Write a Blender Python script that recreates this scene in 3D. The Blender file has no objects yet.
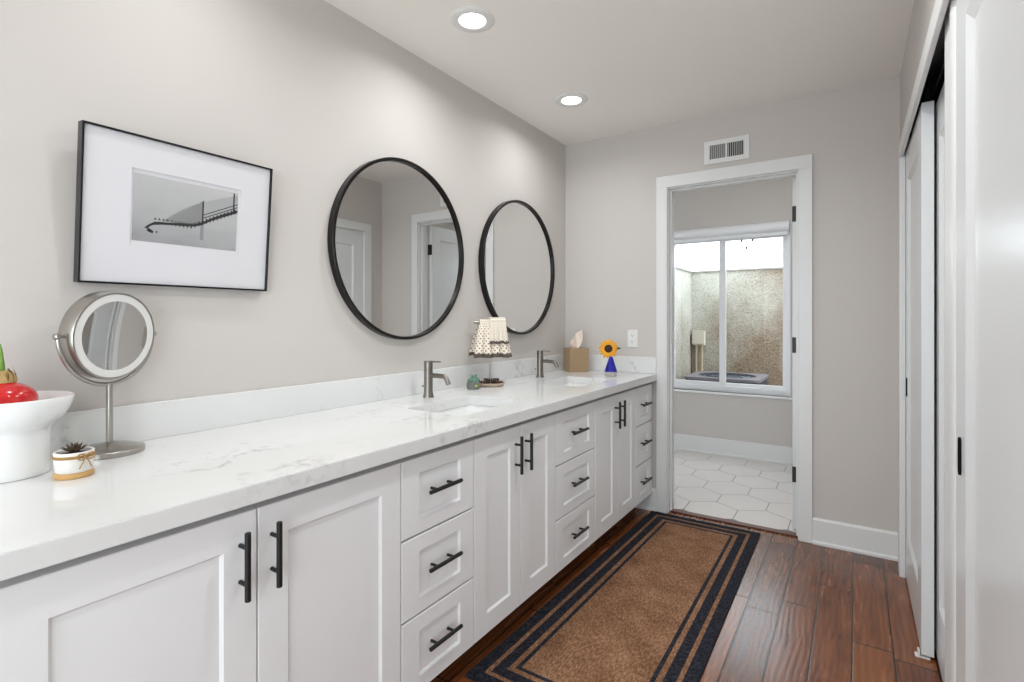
import bpy, bmesh, math, random
from mathutils import Vector, Matrix
PI = math.pi
random.seed(7)
S = bpy.context.scene
COL = S.collection

# ------------------------------------------------------------------ camera, sky, lamps, exposure
CAM = Vector((1.716, 0.0, 1.2234))
YAW = 0.5828
cd = bpy.data.cameras.new('camera')
cd.lens = 520.1 / 1024 * 36
cd.sensor_width = 36
cd.shift_y = -21.36 / 1024
cd.clip_start = 0.02
cam = bpy.data.objects.new('camera', cd)
cam.location = CAM
cam.rotation_euler = (PI / 2, 0, YAW)
COL.objects.link(cam)
S.camera = cam

S.view_settings.view_transform = 'Standard'
S.view_settings.look = 'None'
S.view_settings.gamma = 1
S.view_settings.use_curve_mapping = False
S.view_settings.exposure = 0.05

W = bpy.data.worlds.new('sky')
S.world = W
W.use_nodes = True
_bg = W.node_tree.nodes['Background']
_bg.inputs[0].default_value = (0.88, 0.975, 1.035, 1)
_bg.inputs[1].default_value = 4.5


def area_light(name, loc, size, power, color, rot=(0, 0, 0), shape='DISK', size_y=None, spread=PI):
    l = bpy.data.lights.new(name, 'AREA')
    l.shape = shape
    l.size = size
    if size_y:
        l.size_y = size_y
    l.energy = power
    l.color = color
    l.spread = spread
    o = bpy.data.objects.new(name, l)
    o.location = loc
    o.rotation_euler = rot
    COL.objects.link(o)
    return o


CEIL = 2.46
CAN_COLOR = (0.955, 0.99, 1.0)
# x, y, watts of the recessed ceiling lights (built further down, each with its own lamp)
CANS = [(0.40, 1.70, 3.7), (0.385, 2.625, 3.4), (0.39, 0.74, 2.1), (1.3, 1.6, 8.0), (1.3, 0.74, 1.0)]  # the last two are unseen, added to brighten the cabinet fronts
# portals in the unseen openings behind the camera, added to let sky light in
for loc, rz, w, h in (((0.95, -2.36, 1.15), 0, 1.8, 2.1), ((1.93, -1.35, 1.05), PI / 2, 1.5, 2.1)):
    area_light('daylight', loc, w, 1, (1, 1, 1), (PI / 2, 0, rz), 'RECTANGLE', h).data.cycles.is_portal = True

# ------------------------------------------------------------------ materials


def srgb(r, g, b):
    f = lambda c: c / 12.92 if c <= 0.04045 else ((c + 0.055) / 1.055) ** 2.4
    return (f(r / 255), f(g / 255), f(b / 255), 1)


class NT:
    def __init__(self, name):
        self.m = bpy.data.materials.new(name)
        self.m.use_nodes = True
        self.t = self.m.node_tree
        self.b = self.t.nodes['Principled BSDF']

    def n(self, typ, **kw):
        x = self.t.nodes.new(typ)
        for k, v in kw.items():
            setattr(x, k, v)
        return x

    def l(self, a, b):
        self.t.links.new(a, b)

    def val(self, sock, v):
        if hasattr(v, 'links') or hasattr(v, 'is_linked'):
            self.l(v, sock)
        else:
            sock.default_value = v

    def math(self, op, a, b=None, c=None, clamp=False):
        x = self.n('ShaderNodeMath', operation=op, use_clamp=clamp)
        self.val(x.inputs[0], a)
        if b is not None:
            self.val(x.inputs[1], b)
        if c is not None:
            self.val(x.inputs[2], c)
        return x.outputs[0]

    def mix(self, f, a, b):
        x = self.n('ShaderNodeMix', data_type='RGBA')
        self.val(x.inputs[0], f)
        self.val(x.inputs[6], a)
        self.val(x.inputs[7], b)
        return x.outputs[2]

    def coord(self, which='Object'):
        return self.n('ShaderNodeTexCoord').outputs[which]

    def sep(self, v):
        x = self.n('ShaderNodeSeparateXYZ')
        self.l(v, x.inputs[0])
        return x.outputs

    def comb(self, x, y, z):
        c = self.n('ShaderNodeCombineXYZ')
        for i, v in enumerate((x, y, z)):
            self.val(c.inputs[i], v)
        return c.outputs[0]

    def noise(self, v, scale, detail=2, rough=0.5, dist=0):
        x = self.n('ShaderNodeTexNoise')
        if v is not None:
            self.l(v, x.inputs['Vector'])
        x.inputs['Scale'].default_value = scale
        x.inputs['Detail'].default_value = detail
        x.inputs['Roughness'].default_value = rough
        x.inputs['Distortion'].default_value = dist
        return x

    def ramp(self, f, stops):
        x = self.n('ShaderNodeValToRGB')
        e = x.color_ramp.elements
        while len(e) < len(stops):
            e.new(0.5)
        for i, (p, c) in enumerate(stops):
            e[i].position = p
            e[i].color = c if len(c) == 4 else (*c, 1)
        self.l(f, x.inputs[0])
        return x.outputs[0]

    def bump(self, h, strength, dist=0.01):
        x = self.n('ShaderNodeBump')
        x.inputs['Strength'].default_value = strength
        x.inputs['Distance'].default_value = dist
        self.l(h, x.inputs['Height'])
        self.l(x.outputs[0], self.b.inputs['Normal'])

    def base(self, c):
        self.val(self.b.inputs['Base Color'], c)


def mat(name, color, rough=0.5, metal=0.0, coat=0.0, noise=None, spec=None):
    k = NT(name)
    k.b.inputs['Roughness'].default_value = rough
    k.b.inputs['Metallic'].default_value = metal
    k.b.inputs['Coat Weight'].default_value = coat
    if spec is not None:
        k.b.inputs['Specular IOR Level'].default_value = spec
    if noise:                      # (scale, amount): slight uneven tone
        f = k.noise(k.coord(), noise[0], 4).outputs[0]
        d = tuple(min(1, c * (1 - noise[1])) for c in color[:3]) + (1,)
        u = tuple(min(1, c * (1 + noise[1])) for c in color[:3]) + (1,)
        k.base(k.mix(f, d, u))
    else:
        k.base(color)
    return k.m


def wall_paint(name, color, scale=140, strength=0.12):
    k = NT(name)
    k.b.inputs['Roughness'].default_value = 0.75
    k.base(color)
    k.bump(k.noise(k.coord(), scale, 3, 0.6).outputs[0], strength, 0.002)
    return k.m


M = {}
M['wall'] = wall_paint('greige_wall_paint', srgb(206, 200, 195))
M['ceiling'] = wall_paint('ceiling_paint', srgb(248, 244, 238), 90, 0.06)
M['trim'] = mat('white_trim_paint', srgb(228, 228, 227), 0.35)
M['door'] = mat('white_door_paint', srgb(226, 227, 228), 0.24)
M['cabinet'] = mat('white_cabinet_lacquer', srgb(241, 241, 242), 0.38)
M['carcass'] = mat('shadow_gap_grey', srgb(150, 150, 150), 0.6)
M['toekick'] = mat('shade_toned_toe_kick', srgb(58, 40, 32), 0.5)  # dark tone stands in for the shade under the cabinets
M['black'] = mat('matte_black_metal', srgb(14, 14, 15), 0.42)
M['pull'] = mat('black_recessed_pull', srgb(9, 9, 10), 0.8, spec=0.15)
M['nickel'] = mat('brushed_nickel', srgb(176, 172, 166), 0.28, 1.0)
M['nickel_faucet'] = mat('brushed_nickel_faucet', srgb(138, 133, 127), 0.3, 1.0)
M['mirror'] = mat('mirror_silver', srgb(236, 237, 236), 0.0, 1.0)
M['porcelain'] = mat('white_porcelain', srgb(240, 240, 239), 0.12, coat=0.3)
M['plastic'] = mat('white_plastic', srgb(232, 232, 230), 0.35)
M['mirror_frame'] = mat('black_mirror_frame', srgb(38, 36, 35), 0.3, 0.6)
M['frame_metal'] = mat('black_anodised_frame', srgb(42, 44, 48), 0.25, 0.85)
M['mat_board'] = mat('white_mat_board', srgb(230, 228, 232), 0.6)
M['dark'] = mat('dark_void', srgb(16, 16, 17), 0.8)
M['vinyl'] = mat('white_vinyl_window', srgb(240, 240, 242), 0.3)


def emitter(name, color, strength):
    k = NT(name)
    k.base((0.9, 0.9, 0.9, 1))
    k.b.inputs['Emission Color'].default_value = color
    k.b.inputs['Emission Strength'].default_value = strength
    return k.m


M['lamp'] = emitter('lit_lamp_diffuser', (1, 0.97, 0.93, 1), 9)


def glass_material():
    k = NT('window_glass')
    tr = k.n('ShaderNodeBsdfTransparent')
    tr.inputs[0].default_value = (0.985, 0.985, 0.985, 1)
    gl = k.n('ShaderNodeBsdfGlossy')
    gl.inputs['Roughness'].default_value = 0.01
    fr = k.n('ShaderNodeFresnel')
    fr.inputs[0].default_value = 1.3
    mx = k.n('ShaderNodeMixShader')
    geo = k.n('ShaderNodeNewGeometry')
    k.l(k.math('MULTIPLY', fr.outputs[0], k.math('SUBTRACT', 1.0, geo.outputs['Backfacing'])), mx.inputs[0])
    k.l(tr.outputs[0], mx.inputs[1])
    k.l(gl.outputs[0], mx.inputs[2])
    k.l(mx.outputs[0], k.t.nodes['Material Output'].inputs[0])
    return k.m


M['glass'] = glass_material()


def quartz():
    k = NT('white_quartz_with_grey_veins')
    k.b.inputs['Roughness'].default_value = 0.09
    co = k.coord()
    mp = k.n('ShaderNodeMapping')
    mp.inputs['Rotation'].default_value = (0.3, 0.2, -0.85)
    mp.inputs['Scale'].default_value = (1.0, 0.42, 1.0)
    k.l(co, mp.inputs[0])
    warp = k.noise(co, 5.0, 5, 0.62)
    v = k.n('ShaderNodeVectorMath', operation='MULTIPLY_ADD')
    k.l(warp.outputs['Color'], v.inputs[0])
    v.inputs[1].default_value = (0.34, 0.34, 0.34)
    k.l(mp.outputs[0], v.inputs[2])
    a = k.noise(v.outputs[0], 2.1, 2, 0.5).outputs[0]
    vein = k.math('SUBTRACT', 1.0, k.math('MULTIPLY', k.math('ABSOLUTE', k.math('SUBTRACT', a, 0.5)), 42.0), clamp=True)
    vein2 = k.math('SUBTRACT', 1.0, k.math('MULTIPLY', k.math('ABSOLUTE', k.math('SUBTRACT', a, 0.565)), 75.0), clamp=True)
    msk = k.n('ShaderNodeMapRange')
    msk.inputs[1].default_value, msk.inputs[2].default_value = 0.45, 0.66
    k.l(k.noise(co, 3.3, 2).outputs[0], msk.inputs[0])
    fine = k.n('ShaderNodeMapRange')
    fine.inputs[1].default_value, fine.inputs[2].default_value = 0.35, 0.65
    k.l(k.noise(co, 38, 3).outputs[0], fine.inputs[0])
    f = k.math('MULTIPLY', k.math('MULTIPLY', k.math('MAXIMUM', vein, k.math('MULTIPLY', vein2, 0.6)), msk.outputs[0]), fine.outputs[0])
    cloud = k.mix(k.noise(co, 2.0, 4).outputs[0], srgb(236, 236, 235), srgb(224, 224, 224))
    mp2 = k.n('ShaderNodeMapping')
    mp2.inputs['Location'].default_value = (3.1, 1.7, 0.4)
    mp2.inputs['Rotation'].default_value = (0.5, -0.3, -0.35)
    mp2.inputs['Scale'].default_value = (1.5, 0.5, 1.2)
    k.l(co, mp2.inputs[0])
    v2 = k.n('ShaderNodeVectorMath', operation='MULTIPLY_ADD')
    k.l(k.noise(co, 8.0, 5, 0.65).outputs['Color'], v2.inputs[0])
    v2.inputs[1].default_value = (0.2, 0.2, 0.2)
    k.l(mp2.outputs[0], v2.inputs[2])
    a2 = k.noise(v2.outputs[0], 3.0, 2, 0.5).outputs[0]
    thin = k.math('SUBTRACT', 1.0, k.math('MULTIPLY', k.math('ABSOLUTE', k.math('SUBTRACT', a2, 0.48)), 70.0), clamp=True)
    msk2 = k.n('ShaderNodeMapRange')
    msk2.inputs[1].default_value, msk2.inputs[2].default_value = 0.48, 0.66
    k.l(k.noise(mp2.outputs[0], 2.6, 2).outputs[0], msk2.inputs[0])
    f = k.math('MAXIMUM', f, k.math('MULTIPLY', k.math('MULTIPLY', k.math('MULTIPLY', thin, fine.outputs[0]), msk2.outputs[0]), 0.6))
    k.base(k.mix(k.math('MULTIPLY', f, 0.75), cloud, srgb(146, 145, 144)))
    return k.m


M['quartz'] = quartz()


def wood_floor():
    k = NT('hand_scraped_hardwood_planks')
    co = k.coord()
    s = k.sep(co)
    wid, length = 0.1265, 0.78
    r = k.math('DIVIDE', k.math('SUBTRACT', s[0], 1.328), wid)
    row = k.math('FLOOR', r)
    fx = k.math('SUBTRACT', r, row)
    wn = k.n('ShaderNodeTexWhiteNoise', noise_dimensions='1D')
    k.l(row, wn.inputs['W'])
    p = k.math('ADD', k.math('DIVIDE', s[1], length), k.math('MULTIPLY', wn.outputs[0], 5.0))
    idx = k.math('FLOOR', p)
    fy = k.math('SUBTRACT', p, idx)
    wn2 = k.n('ShaderNodeTexWhiteNoise', noise_dimensions='2D')
    k.l(k.comb(row, idx, 0.0), wn2.inputs['Vector'])
    # streaky grain that runs along each plank
    gv = k.comb(k.math('MULTIPLY', s[0], 34.0), k.math('ADD', k.math('MULTIPLY', s[1], 2.6), k.math('MULTIPLY', wn2.outputs[0], 40.0)), k.math('MULTIPLY', wn2.outputs[0], 9.0))
    g = k.noise(gv, 1.0, 5, 0.6, 0.6).outputs[0]
    # wavy hand-scraped ridges that run along each plank
    wob = k.noise(k.comb(k.math('ADD', k.math('MULTIPLY', s[0], 9.0), k.math('MULTIPLY', wn2.outputs[0], 50.0)), k.math('MULTIPLY', s[1], 4.2), k.math('MULTIPLY', wn2.outputs[0], 30.0)), 1.0, 1, 0.4).outputs[0]
    wav = k.math('MULTIPLY_ADD', k.math('SINE', k.math('ADD', k.math('MULTIPLY', s[0], 300.0), k.math('MULTIPLY', wob, 15.0))), 0.5, 0.5)
    tone = k.math('ADD', k.math('ADD', k.math('MULTIPLY', g, 0.66), k.math('MULTIPLY', wav, 0.09)), k.math('MULTIPLY', wn2.outputs[0], 0.26))
    c = k.ramp(tone, [(0.25, srgb(64, 31, 14)), (0.5, srgb(116, 64, 33)), (0.78, srgb(156, 94, 52))])
    ex = k.math('MINIMUM', fx, k.math('SUBTRACT', 1.0, fx))
    ey = k.math('MULTIPLY', k.math('MINIMUM', fy, k.math('SUBTRACT', 1.0, fy)), length / wid)
    e = k.math('MINIMUM', ex, ey)
    gap = k.n('ShaderNodeMapRange')
    gap.inputs[1].default_value, gap.inputs[2].default_value = 0.012, 0.03
    k.l(e, gap.inputs[0])
    k.base(k.mix(gap.outputs[0], srgb(22, 11, 8), c))
    k.l(k.math('ADD', k.math('MULTIPLY', g, 0.12), 0.2), k.b.inputs['Roughness'])
    h = k.math('ADD', k.math('MULTIPLY', wav, 0.15), k.math('ADD', k.math('MULTIPLY', g, 0.15), k.math('MULTIPLY', gap.outputs[0], 0.6)))
    k.b.inputs['Coat Weight'].default_value = 0.25
    k.b.inputs['Coat Roughness'].default_value = 0.14
    k.bump(h, 0.4, 0.003)
    return k.m


M['wood'] = wood_floor()


def rug_material(hx, hy, skew, taper):
    k = NT('striped_border_rug_weave')
    k.b.inputs['Roughness'].default_value = 0.95
    k.b.inputs['Specular IOR Level'].default_value = 0.1
    co = k.coord()
    s = k.sep(co)
    xs = k.math('SUBTRACT', s[0], k.math('MULTIPLY', s[1], skew))
    hw = k.math('MULTIPLY_ADD', s[1], taper, hx)
    d = k.math('MINIMUM', k.math('SUBTRACT', hw, k.math('ABSOLUTE', xs)), k.math('SUBTRACT', hy, k.math('ABSOLUTE', s[1])))
    d = k.math('DIVIDE', d, 0.2)
    dk, tn = (0, 0, 0, 1), (1, 1, 1, 1)
    x = k.n('ShaderNodeValToRGB')
    x.color_ramp.interpolation = 'CONSTANT'
    st = [(0, dk), (0.046 / 0.2, tn), (0.062 / 0.2, dk), (0.102 / 0.2, tn), (0.122 / 0.2, dk), (0.138 / 0.2, tn)]
    e = x.color_ramp.elements
    while len(e) < len(st):
        e.new(0.9)
    for i, (p, c) in enumerate(st):
        e[i].position = p
        e[i].color = c
    k.l(d, x.inputs[0])
    nz = k.noise(k.comb(k.math('MULTIPLY', s[0], 150.0), k.math('MULTIPLY', s[1], 48.0), 0.0), 1.0, 4, 0.75).outputs[0]
    nz2 = k.noise(co, 7, 3).outputs[0]
    tan = k.ramp(k.math('ADD', k.math('MULTIPLY', nz, 0.8), k.math('MULTIPLY', nz2, 0.25)), [(0.3, srgb(62, 40, 27)), (0.5, srgb(126, 90, 66)), (0.7, srgb(182, 142, 112))])
    wv = k.n('ShaderNodeTexVoronoi')
    wv.inputs['Scale'].default_value = 85
    k.l(co, wv.inputs['Vector'])
    dark = k.mix(wv.outputs['Distance'], srgb(12, 13, 18), srgb(58, 59, 68))
    k.base(k.mix(x.outputs[0], dark, tan))
    k.bump(nz, 0.6, 0.003)
    return k.m


def stucco():
    k = NT('weathered_sand_stucco')
    k.b.inputs['Roughness'].default_value = 0.95
    co = k.coord()
    lump = k.noise(co, 55, 5, 0.65, 0.8).outputs[0]
    big = k.noise(co, 1.6, 4, 0.6).outputs[0]
    a = k.ramp(lump, [(0.36, srgb(166, 163, 148)), (0.5, srgb(196, 195, 184)), (0.7, srgb(208, 209, 201))])
    b = k.ramp(lump, [(0.36, srgb(92, 78, 62)), (0.52, srgb(136, 118, 98)), (0.72, srgb(160, 142, 122))])
    # light falloff painted in, browner low and towards one end, mixed with mossy staining
    s = k.sep(co)
    m = k.n('ShaderNodeMapRange')
    m.inputs[1].default_value, m.inputs[2].default_value = 0.25, 0.72
    k.l(k.math('ADD', k.math('ADD', big, k.math('MULTIPLY', k.math('SUBTRACT', s[0], 0.55), 0.45)), k.math('MULTIPLY', k.math('SUBTRACT', 1.25, s[2]), 0.35)), m.inputs[0])
    k.base(k.mix(m.outputs[0], a, b))
    k.bump(lump, 0.8, 0.02)
    return k.m


M['stucco'] = stucco()
M['tile'] = mat('white_hexagon_tile', srgb(226, 220, 217), 0.22, noise=(3, 0.04))
M['grout'] = mat('grey_grout', srgb(140, 138, 138), 0.9)
M['concrete'] = mat('grey_concrete', srgb(150, 146, 138), 0.9, noise=(8, 0.2))

# ------------------------------------------------------------------ mesh helpers


def box(bm, x0, x1, y0, y1, z0, z1, bev=0.0, seg=1, mi=0):
    r = bmesh.ops.create_cube(bm, size=1.0)
    vs = r['verts']
    for v in vs:
        v.co = Vector(((x0 + x1) / 2 + v.co.x * (x1 - x0), (y0 + y1) / 2 + v.co.y * (y1 - y0), (z0 + z1) / 2 + v.co.z * (z1 - z0)))
    fs = list({f for v in vs for f in v.link_faces})
    for f in fs:
        f.material_index = mi
    if bev > 0:
        es = list({e for v in vs for e in v.link_edges})
        q = bmesh.ops.bevel(bm, geom=es, offset=bev, segments=seg, affect='EDGES', profile=0.5)
        for f in q['faces']:
            f.material_index = mi


def lathe(bm, prof, seg=32, axis=None, mi=0, cap=True):
    """revolve (r, z) around z; axis = Matrix applied to each point"""
    rings = []
    T = axis or Matrix.Identity(4)
    for r, z in prof:
        if r < 1e-6:
            rings.append([bm.verts.new(T @ Vector((0, 0, z)))])
        else:
            rings.append([bm.verts.new(T @ Vector((r * math.cos(2 * PI * i / seg), r * math.sin(2 * PI * i / seg), z))) for i in range(seg)])
    fs = []
    for a, b in zip(rings, rings[1:]):
        for i in range(seg):
            j = (i + 1) % seg
            if len(a) == 1 and len(b) == 1:
                continue
            if len(a) == 1:
                fs.append(bm.faces.new((a[0], b[j], b[i])))
            elif len(b) == 1:
                fs.append(bm.faces.new((a[i], a[j], b[0])))
            else:
                fs.append(bm.faces.new((a[i], a[j], b[j], b[i])))
    if cap:
        for r in (rings[0], rings[-1]):
            if len(r) > 2:
                fs.append(bm.faces.new(r))
    for f in fs:
        f.material_index = mi


def tube(bm, pts, rad, seg=12, closed=False, mi=0):
    P = [Vector(p) for p in pts]
    n = len(P)
    R = rad if isinstance(rad, (list, tuple)) else [rad] * n
    up = None
    rings = []
    for i in range(n):
        if closed:
            t = (P[(i + 1) % n] - P[i - 1]).normalized()
        else:
            t = (P[min(i + 1, n - 1)] - P[max(i - 1, 0)]).normalized()
        if up is None:
            up = t.orthogonal().normalized()
        up = (up - t * up.dot(t)).normalized()
        s = t.cross(up)
        rings.append([bm.verts.new(P[i] + (up * math.cos(2 * PI * k / seg) + s * math.sin(2 * PI * k / seg)) * R[i]) for k in range(seg)])
    fs = []
    rng = range(n) if closed else range(n - 1)
    for i in rng:
        a, b = rings[i], rings[(i + 1) % n]
        for k in range(seg):
            j = (k + 1) % seg
            fs.append(bm.faces.new((a[k], a[j], b[j], b[k])))
    if not closed:
        fs.append(bm.faces.new(rings[0]))
        fs.append(bm.faces.new(rings[-1]))
    for f in fs:
        f.material_index = mi


def prism(bm, outline, z0, z1, holes=(), mi=0, T=None):
    """extrude a flat outline (with holes) from z0 to z1"""
    T = T or Matrix.Identity(4)
    es = []
    for loop in [outline] + list(holes):
        vs = [bm.verts.new((p[0], p[1], z0)) for p in loop]
        es += [bm.edges.new((vs[i], vs[(i + 1) % len(vs)])) for i in range(len(vs))]
    r = bmesh.ops.triangle_fill(bm, edges=es, use_beauty=True, use_dissolve=False)
    fs = [g for g in r['geom'] if isinstance(g, bmesh.types.BMFace)]
    ex = bmesh.ops.extrude_face_region(bm, geom=fs)
    nv = [g for g in ex['geom'] if isinstance(g, bmesh.types.BMVert)]
    for v in nv:
        v.co.z += z1 - z0
    allv = set(nv) | {v for f in fs if f.is_valid for v in f.verts}
    for v in allv:
        v.co = T @ v.co
        for f in v.link_faces:
            f.material_index = mi


def rrect(x0, x1, y0, y1, r, seg=6):
    pts = []
    for cx, cy, a0 in ((x1 - r, y1 - r, 0), (x0 + r, y1 - r, PI / 2), (x0 + r, y0 + r, PI), (x1 - r, y0 + r, 1.5 * PI)):
        for i in range(seg + 1):
            a = a0 + PI / 2 * i / seg
            pts.append((cx + r * math.cos(a), cy + r * math.sin(a)))
    return pts


def sheet(bm, grid, mi=0, uv=False):
    V = [[bm.verts.new(p) for p in row] for row in grid]
    lay = bm.loops.layers.uv.verify() if uv else None
    n, m = len(grid), len(grid[0])
    for i in range(n - 1):
        for j in range(m - 1):
            f = bm.faces.new((V[i][j], V[i][j + 1], V[i + 1][j + 1], V[i + 1][j]))
            f.material_index = mi
            if uv:
                for lp, (a, b) in zip(f.loops, ((i, j), (i, j + 1), (i + 1, j + 1), (i + 1, j))):
                    lp[lay].uv = (b / (m - 1), a / (n - 1))


def add(name, bm, mats, parent=None, loc=(0, 0, 0), smooth=True, angle=35, fix=True):
    if fix:
        bmesh.ops.recalc_face_normals(bm, faces=bm.faces)
    bm.normal_update()
    if smooth:
        for f in bm.faces:
            f.smooth = True
        for e in bm.edges:
            if len(e.link_faces) == 2 and e.calc_face_angle(0) > math.radians(angle):
                e.smooth = False
    me = bpy.data.meshes.new(name)
    bm.to_mesh(me)
    bm.free()
    for m in (mats if isinstance(mats, (list, tuple)) else [mats]):
        me.materials.append(m)
    o = bpy.data.objects.new(name, me)
    o.location = loc
    COL.objects.link(o)
    if parent:
        o.parent = parent
    return o


def thing(name, label, cat, loc=(0, 0, 0), rotz=0, group=None):
    o = bpy.data.objects.new(name, None)
    o.empty_display_size = 0.05
    o.location = loc
    o.rotation_euler = (0, 0, rotz)
    COL.objects.link(o)
    return tag(o, label, cat, group)


def tag(o, label, cat, group=None, kind=None):
    o['label'] = label
    o['category'] = cat
    if group:
        o['group'] = group
    if kind:
        o['kind'] = kind
    return o


def dup(root, loc, rotz=None, label=None):
    r = root.copy()
    COL.objects.link(r)
    r.location = loc
    if rotz is not None:
        r.rotation_euler = (0, 0, rotz)
    if label:
        r['label'] = label
    for ch in list(root.children):
        c = ch.copy()
        COL.objects.link(c)
        c.parent = r
        for g in list(ch.children):
            d = g.copy()
            COL.objects.link(d)
            d.parent = c
    return r


def struct(name, bm, mats, label, cat, parent=None, **kw):
    o = add(name, bm, mats, parent, **kw)
    if not parent:
        tag(o, label, cat, None, 'structure')
    return o


def boxes(*bs, bev=0.0):
    bm = bmesh.new()
    for b in bs:
        box(bm, *b, bev=bev)
    return bm


# ------------------------------------------------------------------ room shell
D = 3.2925          # far wall
WR = 1.908          # right wall
YB = -2.35          # back of the room, behind the camera
D2 = 4.972          # window wall of the room beyond the doorway
OX0, OX1, OZ = 0.7325, 1.451, 2.05      # doorway

struct('floor', boxes((-0.12, 2.75, YB - 0.1, 3.36, -0.1, 0.0)), M['wood'], 'reddish brown hand-scraped hardwood plank floor', 'floor', smooth=False)
struct('ceiling', boxes((-0.12, 2.75, YB - 0.1, D + 0.118, CEIL, CEIL + 0.1)), M['ceiling'], 'flat off-white ceiling above the vanity', 'ceiling', smooth=False)
struct('wall_left', boxes((-0.12, 0, YB - 0.1, D + 0.118, 0, CEIL)), M['wall'], 'greige wall behind the vanity with the round mirrors', 'wall', smooth=False)
struct('wall_far', boxes((0, OX0 - 0.018, D, D + 0.118, 0, CEIL), (OX1 + 0.018, 2.75, D, D + 0.118, 0, CEIL), (OX0 - 0.018, OX1 + 0.018, D, D + 0.118, OZ + 0.018, CEIL)),
       M['wall'], 'greige wall with the open doorway and air vent', 'wall', smooth=False)
CY0, CY1, CZ = 0.78, 3.085, 2.055        # closet opening
struct('wall_right', boxes((WR, WR + 0.012, CY1, D, 0, CEIL), (WR, WR + 0.012, -0.6, CY0, 0, CEIL), (WR, WR + 0.012, YB, -2.1, 0, CEIL), (WR, WR + 0.012, -2.1, -0.6, 2.1, CEIL), (WR, WR + 0.012, CY0, CY1, CZ, CEIL),  # opening behind the camera added to light the cabinets from the side
                           (WR + 0.012, 2.65, CY1, D, 0, CEIL), (WR + 0.012, 2.65, CY0 - 0.1, CY0, 0, CEIL), (WR + 0.012, WR + 0.1, CY0, CY1, CZ + 0.07, CEIL)),
       M['wall'], 'greige wall above and beside the sliding closet doors', 'wall', smooth=False)
struct('wall_closet', boxes((2.55, 2.65, CY0, CY1, 0, CEIL)), M['wall'], 'back wall inside the closet', 'wall', smooth=False)
# back wall with a wide opening added behind the camera for sky light
struct('wall_back', boxes((0, 0.05, YB - 0.1, YB, 0, CEIL), (1.85, WR, YB - 0.1, YB, 0, CEIL), (0.05, 1.85, YB - 0.1, YB, 2.2, CEIL), (0.05, 1.85, YB - 0.1, YB, 0, 0.1)),
       M['wall'], 'unseen wall behind the camera with an opening added for sky light', 'wall', smooth=False)

# room beyond the doorway
bm = bmesh.new()
s_ = 0.3 / math.sqrt(3)
g_ = 0.0035
for i in range(-6, 12):
    for j in range(-1, 9):
        cx, cy = 0.79 + 0.3 * i + (0.15 if j % 2 else 0), 3.76 + 1.5 * s_ * j
        pts = [(cx + (s_ - g_) * math.cos(PI / 6 + PI / 3 * k), cy + (s_ - g_) * math.sin(PI / 6 + PI / 3 * k)) for k in range(6)]
        bm.faces.new([bm.verts.new((x, y, 0.0)) for x, y in pts])
for co, no in (((0, 3.362, 0), (0, -1, 0)), ((0, D2 - 0.002, 0), (0, 1, 0)), ((-0.398, 0, 0), (-1, 0, 0)), ((2.198, 0, 0), (1, 0, 0))):
    bmesh.ops.bisect_plane(bm, geom=bm.verts[:] + bm.edges[:] + bm.faces[:], plane_co=co, plane_no=no, clear_outer=True)
ex = bmesh.ops.extrude_face_region(bm, geom=bm.faces[:])
for v in ex['geom']:
    if isinstance(v, bmesh.types.BMVert):
        v.co.z -= 0.006
box(bm, -0.4, 2.2, 3.362, D2, -0.1, -0.0012, mi=1)
struct('floor_bathroom', bm, [M['tile'], M['grout']], 'white hexagon tile floor beyond the doorway', 'floor', smooth=False)
struct('ceiling_bathroom', boxes((-0.5, 2.3, D + 0.118, D2 + 0.15, CEIL, CEIL + 0.1)), M['ceiling'], 'ceiling of the room beyond the doorway', 'ceiling', smooth=False)
WX0, WX1, WZ0, WZ1 = 0.2, 1.262, 0.565, 2.062
struct('wall_window', boxes((-0.5, WX0, D2, D2 + 0.15, -0.1, CEIL), (WX1, 2.3, D2, D2 + 0.15, -0.1, CEIL), (WX0, WX1, D2, D2 + 0.15, -0.1, WZ0), (WX0, WX1, D2, D2 + 0.15, WZ1, CEIL)),
       M['wall'], 'greige wall around the window beyond the doorway', 'wall', smooth=False)
struct('wall_bathroom_left', boxes((-0.5, -0.4, D + 0.118, D2, -0.1, CEIL)), M['wall'], 'side wall of the room beyond the doorway', 'wall', smooth=False)
struct('wall_bathroom_right', boxes((2.2, 2.3, D + 0.118, D2, -0.1, CEIL)), M['wall'], 'right side wall of the room beyond the doorway', 'wall', smooth=False)

# threshold strip
bm = bmesh.new()
box(bm, OX0, OX1, 3.318, 3.366, 0, 0.009, bev=0.003)
struct('trim_threshold', bm, mat('dark_threshold_wood', srgb(96, 52, 34), 0.35, noise=(20, 0.25)), 'dark wood threshold strip in the doorway', 'threshold')

# door casing and jambs
CW, CT = 0.0665, 0.019
CWL = 0.0685          # the left leg is trimmed a little narrower beside the counter
bm = bmesh.new()
for a, b in ((OX0 - 0.005 - CWL, OX0 - 0.005), (OX1 + 0.005, OX1 + 0.005 + CW)):
    box(bm, a, b, D - CT, D, 0, OZ + 0.006, bev=0.002)
    box(bm, a, b, D + 0.118, D + 0.118 + CT, 0, OZ + 0.006, bev=0.002)
box(bm, OX0 - 0.005 - CWL, OX1 + 0.005 + CW, D - CT, D, OZ + 0.006, OZ + 0.08, bev=0.002)
box(bm, OX0 - 0.005 - CWL, OX1 + 0.005 + CW, D + 0.118, D + 0.118 + CT, OZ + 0.006, OZ + 0.08, bev=0.002)
struct('trim_doorway', bm, M['trim'], 'white flat casing around the open doorway', 'door casing')
bm = bmesh.new()
box(bm, OX0 - 0.018, OX0, D - 0.001, D + 0.119, 0, OZ)
box(bm, OX1, OX1 + 0.018, D - 0.001, D + 0.119, 0, OZ)
box(bm, OX0 - 0.018, OX1 + 0.018, D - 0.001, D + 0.119, OZ, OZ + 0.018)
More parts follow.
